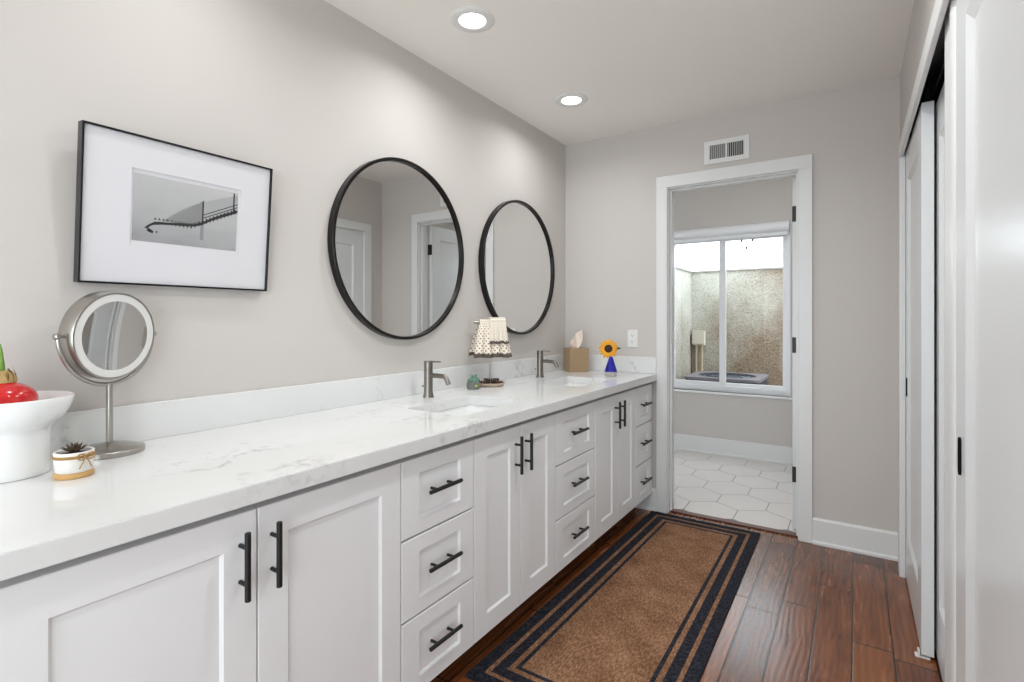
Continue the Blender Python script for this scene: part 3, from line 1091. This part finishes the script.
root = thing('roller_shade', 'white rolled-up window shade cassette across the top of the window', 'window shade', (0.735, D2, 1.975))
hw = 0.52
bm = bmesh.new()
pr_ = [(0.04, 0.085), (-0.03, 0.085), (-0.045, 0.07), (-0.05, 0.045), (-0.045, 0.02), (-0.03, 0.005), (0.04, 0.002)]
rows = [[bm.verts.new((x, p[0], p[1])) for p in pr_] for x in (-hw, hw)]
for i in range(len(pr_)):
    j = (i + 1) % len(pr_)
    bm.faces.new((rows[0][i], rows[0][j], rows[1][j], rows[1][i]))
bm.faces.new(rows[0])
bm.faces.new(rows[1])
add('cassette', bm, M['vinyl'], root, angle=60)
bm = bmesh.new()
box(bm, -hw + 0.01, hw - 0.01, -0.018, -0.006, -0.03, -0.004, bev=0.003)
add('hem_bar', bm, M['vinyl'], root)
bm = bmesh.new()
box(bm, -hw + 0.012, hw - 0.012, -0.0135, -0.0105, -0.005, 0.02)
add('fabric', bm, M['vinyl'], root, smooth=False)

# little dark beads strung under the shade
root = thing('hanging_ornament', 'tiny dark beads hanging at the top of the right window pane', 'ornament', (0.925, D2 - 0.01, 1.94))
beads = [(-0.045, 0, -0.022), (0.045, 0, -0.022), (-0.005, 0, -0.085)]
bm = bmesh.new()
tube(bm, [(-0.07, 0, 0.006), beads[0], beads[2], beads[1], (0.07, 0, 0.006)], 0.0004, 6)
add('thread', bm, M['plastic'], root)
for p in beads:
    bm = bmesh.new()
    lathe(bm, [(0, -0.014), (0.007, -0.01), (0.0095, 0), (0.007, 0.01), (0, 0.014)], 12)
    add('bead', bm, M['dark'], root, p)

# ------------------------------------------------------------------ light well outside the window
ZW = 1.783
struct('wall_outside', boxes((-0.1, 3.4, 6.4, 6.55, -0.12, ZW)), M['stucco'], 'rough beige stucco wall facing the window outside', 'wall', smooth=False)
struct('wall_outside_left', boxes((-0.1, 0.079, D2 + 0.15, 6.4, -0.12, ZW)), M['stucco'], 'rough pale stucco side wall outside the window', 'wall', smooth=False)
struct('trim_coping', boxes((-0.11, 3.4, 6.385, 6.56, ZW, ZW + 0.02), (-0.11, 0.094, D2 + 0.155, 6.385, ZW, ZW + 0.02)), M['concrete'], 'thin coping along the top of the outdoor stucco walls', 'coping', smooth=False)
struct('ground', boxes((-0.1, 3.4, D2 + 0.15, 6.55, -0.2, -0.12)), M['concrete'], 'concrete ground outside the window', 'ground', smooth=False)

root = thing('air_conditioner', 'grey outdoor air conditioner unit standing outside the window', 'air conditioner', (0.635, 5.6, -0.12))
grey = mat('grey_sheet_metal', srgb(112, 108, 112), 0.6)
dgrey = mat('dark_grille', srgb(46, 46, 52), 0.7)
AH, AR = 0.78, 0.345
bm = bmesh.new()
prism(bm, rrect(-AR + 0.012, AR - 0.012, -AR + 0.012, AR - 0.012, 0.04), 0.03, AH - 0.026)
for q in range(26):
    z = 0.06 + q * 0.0245
    prism(bm, rrect(-AR + 0.004, AR - 0.004, -AR + 0.004, AR - 0.004, 0.045, 3), z, z + 0.01)
add('casing', bm, dgrey, root, smooth=False)
bm = bmesh.new()
prism(bm, rrect(-AR, AR, -AR, AR, 0.05), 0, 0.03)
add('base_pan', bm, dgrey, root, smooth=False)
bm = bmesh.new()
circ = [(0.27 * math.cos(2 * PI * i / 48), 0.27 * math.sin(2 * PI * i / 48)) for i in range(48)]
prism(bm, rrect(-AR, AR, -AR, AR, 0.05), AH - 0.026, AH, [circ])
add('top_cover', bm, grey, root, smooth=False)
bm = bmesh.new()
for r in (0.05, 0.09, 0.13, 0.17, 0.21, 0.25, 0.272):
    tube(bm, [(r * math.cos(2 * PI * i / 40), r * math.sin(2 * PI * i / 40), AH - 0.004 + 0.02 * (1 - (r / 0.272) ** 2)) for i in range(40)], 0.003, 6, True)
for a in range(8):
    c, s = math.cos(PI / 4 * a), math.sin(PI / 4 * a)
    tube(bm, [(r * c, r * s, AH - 0.004 + 0.02 * (1 - (r / 0.272) ** 2)) for r in (0.02, 0.1, 0.18, 0.272)], 0.003, 6)
add('fan_guard', bm, dgrey, root)
bm = bmesh.new()
lathe(bm, [(0, AH - 0.024), (0.05, AH - 0.024), (0.05, AH - 0.012), (0, AH - 0.010)], 24)
for a in range(4):
    T = Matrix.Rotation(PI / 2 * a, 4, 'Z') @ Matrix.Translation((0.14, 0, AH - 0.016)) @ Matrix.Rotation(0.08, 4, 'X')
    r = bmesh.ops.create_cube(bm, size=1.0)
    for v in r['verts']:
        v.co = T @ Vector((v.co.x * 0.2, v.co.y * 0.12, v.co.z * 0.004))
lathe(bm, [(0, AH - 0.0255), (0.268, AH - 0.0255)], 32, cap=False)
add('fan', bm, mat('blue_grey_fan', srgb(140, 156, 166), 0.4), root, smooth=False)

root = thing('electrical_box', 'beige electrical disconnect box on the outdoor stucco wall with pipes below', 'electrical box', (0.176, 6.4, 0.92))
beige = mat('beige_painted_metal', srgb(196, 189, 174), 0.6)
bm = bmesh.new()
box(bm, -0.066, 0.066, -0.075, -0.0005, 0.0, 0.17, bev=0.004)
add('box', bm, beige, root)
bm = bmesh.new()
box(bm, -0.07, 0.07, -0.084, -0.075, 0.015, 0.176, bev=0.003)
add('cover', bm, beige, root)
for x in (-0.032, 0.03):
    bm = bmesh.new()
    tube(bm, [(x, -0.04, 0.0), (x, -0.04, -0.38), (x, -0.08, -0.44), (x + 0.02, -0.2, -0.46)], 0.014, 12)
    add('pipe', bm, mat('tan_conduit', srgb(176, 156, 128), 0.6), root)
root = thing('drain_pipe', 'brown vertical pipe in the outdoor corner beside the electrical box', 'pipe', (0.0925, 6.36, -0.12))
bm = bmesh.new()
tube(bm, [(0, 0, 0), (0, 0, 1.17)], 0.0105, 12)
add('pipe', bm, mat('brown_pipe', srgb(112, 92, 74), 0.6), root)
bm = bmesh.new()
lathe(bm, [(0.0107, 0), (0.0128, 0.0), (0.0128, 0.03), (0.0107, 0.03)], 16)
add('coupling', bm, mat('brown_pipe_joint', srgb(100, 82, 66), 0.6), root, (0, 0, 1.1))

# ------------------------------------------------------------------ things on the counter
# pedestal bowl
root = thing('pedestal_bowl', 'white ceramic pedestal bowl at the near end of the counter', 'bowl', (0.141, 0.345, ZC1))
bm = bmesh.new()
lathe(bm, [(0, 0.0), (0.073, 0.0), (0.0755, 0.0015), (0.0765, 0.008), (0.076, 0.05), (0.075, 0.088), (0.0755, 0.096), (0.0775, 0.102), (0.06, 0.104), (0, 0.104)], 64)
add('foot', bm, M['porcelain'], root)
bm = bmesh.new()
lathe(bm, [(0, 0.1015), (0.0778, 0.1022), (0.082, 0.108), (0.090, 0.116), (0.100, 0.126), (0.109, 0.140), (0.1155, 0.157), (0.118, 0.168), (0.1175, 0.1715), (0.115, 0.173), (0.1125, 0.171), (0.107, 0.154), (0.096, 0.136), (0.075, 0.124), (0.04, 0.119), (0, 0.118)], 64)
add('dish', bm, M['porcelain'], root)

root = thing('waxed_bulb', 'red waxed amaryllis bulb sprouting green, lying in the white pedestal bowl', 'bulb', (0.138, 0.338, ZC1 + 0.121))
bm = bmesh.new()
prof = [(0, 0.004)]
for i in range(1, 15):
    a = -PI / 2 + PI * 0.86 * i / 14
    prof.append((0.063 * math.cos(a), 0.046 + 0.042 * math.sin(a)))
prof += [(0.024, 0.0868), (0.0, 0.0878)]
lathe(bm, prof, 48)
add('wax_coat', bm, mat('glossy_red_wax', srgb(205, 22, 26), 0.16, coat=0.5), root)
bm = bmesh.new()
for i in range(11):
    a = 2 * PI * i / 11 + random.uniform(-.2, .2)
    h = random.uniform(0.022, 0.036)
    g = []
    for r_ in range(5):
        t = r_ / 4
        rr = 0.0265 - 0.009 * t + 0.004 * math.sin(t * 3) + random.uniform(-.001, .001)
        g.append([(rr * math.cos(a + d * (1 - t * 0.75)), rr * math.sin(a + d * (1 - t * 0.75)), 0.086 + h * t) for d in (-0.36, -0.12, 0.12, 0.36)])
    sheet(bm, g)
lathe(bm, [(0, 0.083), (0.025, 0.083), (0.019, 0.104), (0.012, 0.112), (0, 0.114)], 20)
add('neck', bm, mat('papery_bulb_skin', srgb(176, 146, 96), 0.8, noise=(60, 0.45)), root, fix=False)
bm = bmesh.new()
for off, lean_, h in ((-0.004, -0.006, 0.062), (0.004, 0.007, 0.05), (0.0, 0.001, 0.072)):
    g = []
    for i in range(8):
        t = i / 7
        w = 0.0062 * (1 - t ** 2.2) + 0.0006
        x = off + lean_ * t
        g.append([(x + (0.0018 if j in (1, 2) else 0), -w + 2 * w * j / 3, 0.1 + h * t) for j in range(4)])
    sheet(bm, g)
sol = add('sprout', bm, mat('fresh_green_sprout', srgb(112, 150, 58), 0.5, noise=(40, 0.2)), root, fix=False)
sm = sol.modifiers.new('s', 'SOLIDIFY')
sm.thickness = 0.0025

# succulent in a white pot
root = thing('potted_succulent', 'tiny brown succulent in a white pot tied with a tan twine bow', 'potted plant', (0.271, 0.4285, ZC1))
root.scale = (1.0, 1.0, 1.17)
bm = bmesh.new()
lathe(bm, [(0, 0.0085), (0.030, 0.0085), (0.033, 0.012), (0.0355, 0.036), (0.0358, 0.047), (0.034, 0.0485), (0.031, 0.0475), (0.0305, 0.038), (0, 0.037)], 48)
add('pot', bm, mat('white_matte_ceramic', srgb(236, 233, 228), 0.45), root)
tw = mat('tan_twine', srgb(168, 132, 82), 0.95)
bm = bmesh.new()
lathe(bm, [(0, 0), (0.0335, 0), (0.0355, 0.002), (0.0355, 0.008), (0.034, 0.0105), (0, 0.0105)], 48)
add('coaster', bm, mat('tan_cork', srgb(202, 160, 104), 0.85, noise=(90, 0.2)), root)
bm = bmesh.new()
for z in (0.0385, 0.0412):
    tube(bm, [(0.0368 * math.cos(2 * PI * i / 40), 0.0368 * math.sin(2 * PI * i / 40), z) for i in range(40)], 0.0014, 8, True)
ba = math.radians(12)
bd, bt = Vector((math.cos(ba), math.sin(ba), 0)), Vector((-math.sin(ba), math.cos(ba), 0))
kn = bd * 0.039 + Vector((0, 0, 0.04))
for sg in (-1, 1):
    lp = []
    for i in range(16):
        a = 2 * PI * i / 16
        lp.append(kn + bt * sg * (0.009 - 0.009 * math.cos(a)) + Vector((0, 0, 1)) * (0.0055 * math.sin(a) + 0.1 * (0.009 - 0.009 * math.cos(a))) + bd * (0.002 + 0.003 * math.sin(a / 2)))
    tube(bm, lp, 0.0013, 8, True)
    tube(bm, [kn, kn + bt * sg * 0.006 + Vector((0, 0, -0.01)) + bd * 0.003, kn + bt * sg * 0.012 + Vector((0, 0, -0.021)) + bd * 0.001], 0.0012, 8)
lathe(bm, [(0, -0.0035), (0.003, -0.002), (0.003, 0.002), (0, 0.0035)], 10, Matrix.Translation(kn + bd * 0.001))
add('twine_bow', bm, tw, root)
bm = bmesh.new()
lathe(bm, [(0, 0.0375), (0.0302, 0.0378), (0.029, 0.042), (0.015, 0.0445), (0, 0.045)], 32)
add('soil', bm, mat('dark_soil', srgb(58, 36, 26), 0.95, noise=(140, 0.5)), root)
bm = bmesh.new()
for tier, (n, l, el, w) in enumerate(((11, 0.027, 0.28, 0.0062), (9, 0.022, 0.62, 0.0056), (7, 0.017, 0.98, 0.0048), (4, 0.012, 1.3, 0.0035))):
    for i in range(n):
        a = 2 * PI * i / n + tier * 0.35
        d = Vector((math.cos(a) * math.cos(el), math.sin(a) * math.cos(el), math.sin(el)))
        s2 = Vector((-math.sin(a), math.cos(a), 0))
        u2 = s2.cross(d) * -1
        rows = []
        for q in range(6):
            t = q / 5
            ww = w * (0.55 + 1.2 * t - 1.75 * t * t) if q < 5 else 0.0003
            c = d * l * t + u2 * (0.004 * t * t) + Vector((0, 0, 0.046))
            rows.append([c - s2 * ww, c + u2 * ww * -0.45, c + s2 * ww, c + u2 * ww * 0.35])
        V = [[bm.verts.new(p) for p in r] for r in rows]
        for q in range(5):
            for j in range(4):
                bm.faces.new((V[q][j], V[q][(j + 1) % 4], V[q + 1][(j + 1) % 4], V[q + 1][j]))
        bm.faces.new(V[-1])
        bm.faces.new(V[0])
add('rosette', bm, mat('brown_green_succulent', srgb(92, 78, 62), 0.5, noise=(50, 0.4)), root)

# makeup mirror on a stand
root = thing('makeup_mirror', 'round brushed-nickel makeup mirror on a pedestal stand', 'mirror', (0.098, 0.553, ZC1))
MZ = 0.306
bm = bmesh.new()
lathe(bm, [(0, 0), (0.0745, 0), (0.076, 0.0015), (0.076, 0.0125), (0.074, 0.0145), (0.05, 0.021), (0.02, 0.027), (0.011, 0.030), (0, 0.030)], 64)
add('base', bm, M['nickel'], root)
NA = math.radians(22)
nrm, tan_ = Vector((math.cos(NA), math.sin(NA), 0)), Vector((-math.sin(NA), math.cos(NA), 0))
RB = 0.127                         # bracket radius
bm = bmesh.new()
tube(bm, [(0, 0, 0.026), (0, 0, 0.05), (0, 0, MZ - RB - 0.004), (0, 0, MZ - RB + 0.003)], 0.0078, 20)
add('stem', bm, M['nickel'], root)
bm = bmesh.new()
tube(bm, [Vector((0, 0, MZ)) + tan_ * RB * math.cos(a) + Vector((0, 0, 1)) * RB * math.sin(a) for a in [PI + PI * i / 36 for i in range(37)]], 0.0052, 12)
add('bracket', bm, M['nickel'], root)
AX = Matrix.Translation((0, 0, MZ)) @ Matrix(((nrm.x * 0, tan_.x, nrm.x, 0), (0, tan_.y, nrm.y, 0), (1, 0, 0, 0), (0, 0, 0, 1))) @ Matrix.Rotation(math.radians(-4), 4, 'Y')
for sg in (-1, 1):
    bm = bmesh.new()
    p0, p1 = Vector((0, 0, MZ)) + tan_ * sg * 0.109, Vector((0, 0, MZ)) + tan_ * sg * 0.137
    tube(bm, [p0, p0.lerp(p1, 0.55), p0.lerp(p1, 0.56), p1 - tan_ * sg * 0.002, p1], [0.0042, 0.0042, 0.0075, 0.0075, 0.005], 16)
    add('pivot_knob', bm, M['nickel'], root)
hd = 0.0235
bm = bmesh.new()
lathe(bm, [(0.0, -hd), (0.10, -hd), (0.111, -hd + 0.002), (0.1135, -hd + 0.006), (0.1135, hd - 0.004), (0.112, hd), (0.108, hd), (0.1075, hd - 0.003), (0.0894, hd - 0.003), (0.0893, hd - 0.01), (0.0, hd - 0.01)], 72, AX)
add('housing', bm, M['nickel'], root)
bm = bmesh.new()
lathe(bm, [(0.0895, hd - 0.003), (0.1075, hd - 0.003), (0.1075, hd - 0.001), (0.0895, hd - 0.001), (0.0895, hd - 0.003)], 72, AX, cap=False)
bmesh.ops.remove_doubles(bm, verts=bm.verts, dist=1e-5)
add('light_ring', bm, mat('frosted_light_ring', srgb(226, 225, 222), 0.3), root)
bm = bmesh.new()
RC = 0.9
prof = [(0.0893, hd - 0.003)]
for i in range(14):
    r_ = 0.0893 * (1 - i / 13)
    prof.append((r_, hd - 0.0012 - (math.sqrt(RC * RC - r_ * r_) - math.sqrt(RC * RC - 0.0893 ** 2))))
lathe(bm, prof, 72, AX, cap=False)
add('mirror_glass', bm, M['mirror'], root)

# hand towel stand
ST = (0.120, 2.214)
TA = math.radians(52)
root = thing('towel_stand', 'brushed-metal countertop towel stand rising from a round wooden dish', 'towel stand', (ST[0], ST[1], ZC1), TA)
bm = bmesh.new()
lathe(bm, [(0, 0.0), (0.060, 0.0), (0.070, 0.006), (0.079, 0.018), (0.0805, 0.0195), (0.078, 0.0195), (0.067, 0.009), (0.05, 0.006), (0, 0.006)], 48)
add('dish', bm, mat('pale_wood_dish', srgb(206, 186, 164), 0.5, noise=(14, 0.15)), root)
bm = bmesh.new()
tube(bm, [(0, 0, 0.005), (0, 0, 0.1), (0, 0, 0.25), (0, 0, 0.336)], 0.0062, 16)
add('pole', bm, M['nickel'], root)
bm = bmesh.new()
tube(bm, [(-0.088, 0, 0.333), (-0.087, 0, 0.333), (0.087, 0, 0.333), (0.088, 0, 0.333)], [0.006, 0.0078, 0.0078, 0.006], 16)
add('crossbar', bm, M['nickel'], root)

k = NT('cream_woven_towel')
k.b.inputs['Roughness'].default_value = 0.95
uv = k.coord('UV')
us = k.sep(uv)
fu = k.math('FRACT', k.math('MULTIPLY', us[0], 12.0))
row = k.math('FLOOR', k.math('MULTIPLY', us[1], 30.0))
fv = k.math('FRACT', k.math('MULTIPLY', us[1], 30.0))
fu2 = k.math('FRACT', k.math('ADD', k.math('MULTIPLY', us[0], 12.0), k.math('MULTIPLY', k.math('FRACT', k.math('MULTIPLY', row, 0.5)), 1.0)))
d1 = k.math('LESS_THAN', fu2, 0.3)
d2 = k.math('LESS_THAN', fv, 0.5)
k.base(k.mix(k.math('MULTIPLY', d1, d2), srgb(240, 228, 212), srgb(84, 74, 66)))
k.bump(k.noise(k.coord(), 320, 2).outputs[0], 0.6, 0.002)
towel_m = k.m
hem_m = mat('dark_taupe_hem', srgb(92, 82, 74), 0.95)


def draped(name, label, half, front, back, splay, r0, u0, pleat, wide, loc, rot, group):
    """cloth folded over the crossbar: u along the bar, v from the front hem over the bar to the back hem"""
    root = thing(name, label, 'towel', loc, rot, group)
    n_u, rows = 44, []
    hem_rows = 2
    prof = []
    for i in range(31):
        t = i / 30
        prof.append((-1, front * (1 - t)))
    for i in range(1, 8):
        prof.append((0, i / 8))
    for i in range(31):
        prof.append((1, back * i / 30))
    for sd, q in prof:
        row = []
        for j in range(n_u + 1):
            uu = -1 + 2 * j / n_u
            if sd == 0:
                a = PI - PI * q
                y, z, dn = r0 * math.cos(a), r0 * math.sin(a), 0
            else:
                dn = q
                y, z = sd * (r0 + splay * dn), -q
                y += sd * pleat * min(1, dn / 0.05) * (1 + math.sin(uu * 13 + sd)) * 0.5 * (0.4 + 4 * dn)
            x = u0 + half * uu * (1 + wide * dn)
            row.append((x, y, z + 0.002 * math.sin(uu * 7) * (1 if dn > 0.1 else 0)))
        rows.append(row)
    bm = bmesh.new()
    sheet(bm, rows[3:-3], 0, True)
    o = add('cloth', bm, towel_m, root, fix=False, angle=80)
    m_ = o.modifiers.new('thick', 'SOLIDIFY')
    m_.thickness = 0.006
    m_.offset = 1
    for rr in (rows[:4], rows[-4:]):
        bm = bmesh.new()
        sheet(bm, rr, 0, True)
        o = add('hem', bm, hem_m, root, fix=False, angle=80)
        m_ = o.modifiers.new('thick', 'SOLIDIFY')
        m_.thickness = 0.0072
        m_.offset = 1
    return root


BZ = ZC1 + 0.333
draped('hand_towel', 'cream dotted hand towel with dark hem draped over the towel stand', 0.064, 0.182, 0.176, 0.17, 0.0098, 0.004, 0.02, 3.3, (ST[0], ST[1], BZ), TA, None)
draped('washcloth', 'small folded cream washcloth lying over the hand towel on the stand', 0.042, 0.112, 0.10, 0.24, 0.0185, 0.036, 0.010, 2.2, (ST[0], ST[1], BZ + 0.001), TA, None)

brown = mat('dark_brown_beads', srgb(62, 38, 28), 0.35, noise=(120, 0.5))
for i, (dx, dy, rr, z, br, lab) in enumerate(((-0.030, -0.020, 0.031, 0.0165, 0.0072, 'dark brown beaded bracelet flat in the towel stand dish, next to the trinket jar'), (0.026, 0.022, 0.029, 0.0165, 0.0075, 'dark brown beaded bracelet flat in the towel stand dish, far from the trinket jar'), (0.004, 0.006, 0.036, 0.0315, 0.0062, 'dark brown beaded bracelet lying on top of the two others in the dish'))):
    bm = bmesh.new()
    nb = int(2 * PI * rr / (br * 1.8))
    for q in range(nb):
        a = 2 * PI * q / nb
        T = Matrix.Translation((rr * math.cos(a), rr * math.sin(a), 0.0015 * math.sin(a * 2)))
        r = bmesh.ops.create_icosphere(bm, subdivisions=1, radius=br)
        bmesh.ops.transform(bm, matrix=T, verts=r['verts'])
    o = add('bracelet', bm, brown, None, (ST[0] + dx, ST[1] + dy, ZC1 + z), angle=80)
    tag(o, lab, 'bracelet', 'bracelets in the towel stand dish')

# little green and grey trinket jar
root = thing('trinket_jar', 'small grey trinket jar with a green lid and yellow spot beside the towel stand', 'jar', (0.122, 2.066, ZC1), -0.5)
gj = mat('grey_glazed_clay', srgb(112, 114, 114), 0.4, noise=(30, 0.2))
gg = mat('green_glazed_clay', srgb(92, 132, 112), 0.3, noise=(24, 0.3))
bm = bmesh.new()
lathe(bm, [(0, 0), (0.026, 0), (0.0315, 0.004), (0.0335, 0.018), (0.032, 0.034), (0.0285, 0.0375), (0, 0.038)], 32)
add('jar_body', bm, gj, root)
bm = bmesh.new()
for a in range(5):
    c = Vector((0.034, 0, 0.019))
    T = Matrix.Translation(c) @ Matrix.Rotation(2 * PI * a / 5, 4, 'X')
    vs = [bm.verts.new(T @ Vector(p)) for p in ((0.0, -0.0035, 0), (0.0, 0.0035, 0), (0.0006, 0, 0.0105), (0.002, 0, 0.002))]
    bm.faces.new((vs[0], vs[3], vs[2]))
    bm.faces.new((vs[3], vs[1], vs[2]))
    bm.faces.new((vs[0], vs[1], vs[3]))
add('yellow_spot', bm, mat('yellow_glaze', srgb(214, 220, 60), 0.3), root, smooth=False)
bm = bmesh.new()
prof = [(0, 0.0375), (0.030, 0.0375), (0.0305, 0.041), (0.026, 0.049), (0.016, 0.056), (0, 0.058)]
lathe(bm, prof, 32)
for x, y, z, r_ in ((0.006, 0.0, 0.057, 0.015), (0.013, 0.009, 0.0685, 0.0055), (0.013, -0.009, 0.0685, 0.0055), (0.02, 0.019, 0.046, 0.009), (0.02, -0.019, 0.046, 0.009)):
    r = bmesh.ops.create_icosphere(bm, subdivisions=2, radius=r_)
    bmesh.ops.transform(bm, matrix=Matrix.Translation((x, y, z)), verts=r['verts'])
add('lid', bm, gg, root)

# tissue box
root = thing('tissue_box', 'square tan tissue box cover with one cream tissue sticking out, in the far corner', 'tissue box', (0.152, 3.152, ZC1), math.radians(47))
tanm = mat('tan_leatherette', srgb(166, 140, 108), 0.5, noise=(60, 0.12))
bm = bmesh.new()
b_ = 0.0665
slot = [(0.032 * math.cos(2 * PI * i / 24), 0.02 * math.sin(2 * PI * i / 24)) for i in range(24)]
prism(bm, rrect(-b_, b_, -b_, b_, 0.004, 3), 0.0, 0.152)
prism(bm, rrect(-b_, b_, -b_, b_, 0.004, 3), 0.152, 0.157, [slot])
add('cover', bm, tanm, root, smooth=False)
bm = bmesh.new()
g = []
for i in range(12):
    t = i / 11
    row = []
    for j in range(13):
        uu = -1 + 2 * j / 12
        w = 0.013 + 0.032 * math.sin(min(1, t * 1.1) * PI * 0.8) ** 0.8
        top = 0.128 * (1 - 0.5 * (0.5 - uu * 0.5) ** 1.3)
        x = uu * w + 0.008 * t * t
        y = 0.012 * math.sin(uu * 4.2 + t * 1.6) * (0.5 + t * 0.7)
        row.append((x, y, 0.1525 + top * t))
    g.append(row)
sheet(bm, g)
o = add('tissue', bm, mat('cream_tissue', srgb(243, 228, 214), 0.9), root, fix=False, angle=80)
o.modifiers.new('t', 'SOLIDIFY').thickness = 0.0012

# blue bud vase with sunflower
VX, VY = 0.466, 3.0
root = thing('bud_vase', 'small cobalt blue glass bud vase with a pale base, holding the sunflower', 'vase', (VX, VY, ZC1), 0.4)
k = NT('cobalt_glass')
k.base(srgb(20, 16, 176))
k.b.inputs['Roughness'].default_value = 0.06
k.b.inputs['Transmission Weight'].default_value = 0.35
k.b.inputs['Coat Weight'].default_value = 0.5
bm = bmesh.new()
lathe(bm, [(0, 0.0275), (0.0385, 0.0275), (0.0388, 0.031), (0.0362, 0.04), (0.015, 0.104), (0.0115, 0.115), (0.0118, 0.119), (0.0095, 0.119), (0.009, 0.112), (0.0, 0.06)], 40)
add('glass_body', bm, k.m, root)
bm = bmesh.new()
lathe(bm, [(0, 0), (0.0325, 0), (0.0355, 0.004), (0.038, 0.0272), (0, 0.0272)], 40)
add('base', bm, mat('pale_frosted_glass', srgb(186, 182, 180), 0.12), root)

FZ = ZC1 + 0.169
root = thing('sunflower', 'single yellow sunflower with a dark centre standing in the blue bud vase', 'flower', (VX, VY, ZC1 + 0.09))
to = (CAM - Vector((VX, VY, FZ))).normalized()
fn = Vector((to.x, to.y, 0.12)).normalized()
sx = Vector((0, 0, 1)).cross(fn).normalized()
sy = fn.cross(sx)
FC = Vector((-0.013, -0.008, 0.078))
FM = Matrix.Translation(FC) @ Matrix(((sx.x, sy.x, fn.x, 0), (sx.y, sy.y, fn.y, 0), (sx.z, sy.z, fn.z, 0), (0, 0, 0, 1)))
for nm, n, l, w, tilt, ph in (('petal', 15, 0.045, 0.0135, 0.08, 0.0), ('petal', 14, 0.040, 0.011, 0.30, 0.21)):
    for i in range(n):
        bm = bmesh.new()
        a = 2 * PI * i / n + ph + random.uniform(-.06, .06)
        ll = l * random.uniform(0.9, 1.08)
        g = []
        for q in range(7):
            t = q / 6
            ww = w * (0.35 + 1.9 * t - 2.25 * t * t) + 0.0004
            g.append([(0.018 + ll * t, e_ * ww, 0.001 + ll * t * math.sin(tilt) - 0.012 * t * t - 0.0025 * abs(e_)) for e_ in (-1, -0.4, 0.4, 1)])
        sheet(bm, g)
        bm.transform(FM @ Matrix.Rotation(a, 4, 'Z'))
        o = add(nm, bm, None, root, fix=False, angle=80)
        o.data.materials.clear()
        o.data.materials.append(M.setdefault('petal', mat('sunflower_yellow', srgb(244, 164, 24), 0.55, noise=(60, 0.25))))
bm = bmesh.new()
prof = [(0.0, 0.0105), (0.011, 0.0095), (0.019, 0.0068), (0.0245, 0.002), (0.0245, -0.003), (0, -0.004)]
lathe(bm, prof, 32, FM)
add('flower_disc', bm, mat('dark_brown_florets', srgb(54, 26, 20), 0.8, noise=(260, 0.6)), root)
grn = mat('stem_green', srgb(78, 104, 48), 0.6)
bm = bmesh.new()
tube(bm, [(0, 0, -0.02), (0, 0, 0.03), FC - fn * 0.022 + Vector((0, 0, -0.02)), FC - fn * 0.012, FC - fn * 0.003], [0.0032, 0.0032, 0.0032, 0.004, 0.012], 12)
add('stem', bm, grn, root)
bm = bmesh.new()
g = []
for q in range(7):
    t = q / 6
    ww = 0.009 * math.sin(PI * min(1, 0.1 + 0.9 * t)) + 0.0004
    c = FC - fn * 0.014 + sx * (0.02 + 0.055 * t) + sy * (0.004 * t)
    g.append([c + sy * ww * e_ for e_ in (-1, 0, 1)])
sheet(bm, g)
add('leaf', bm, mat('dark_leaf', srgb(44, 50, 34), 0.6), root, fix=False)
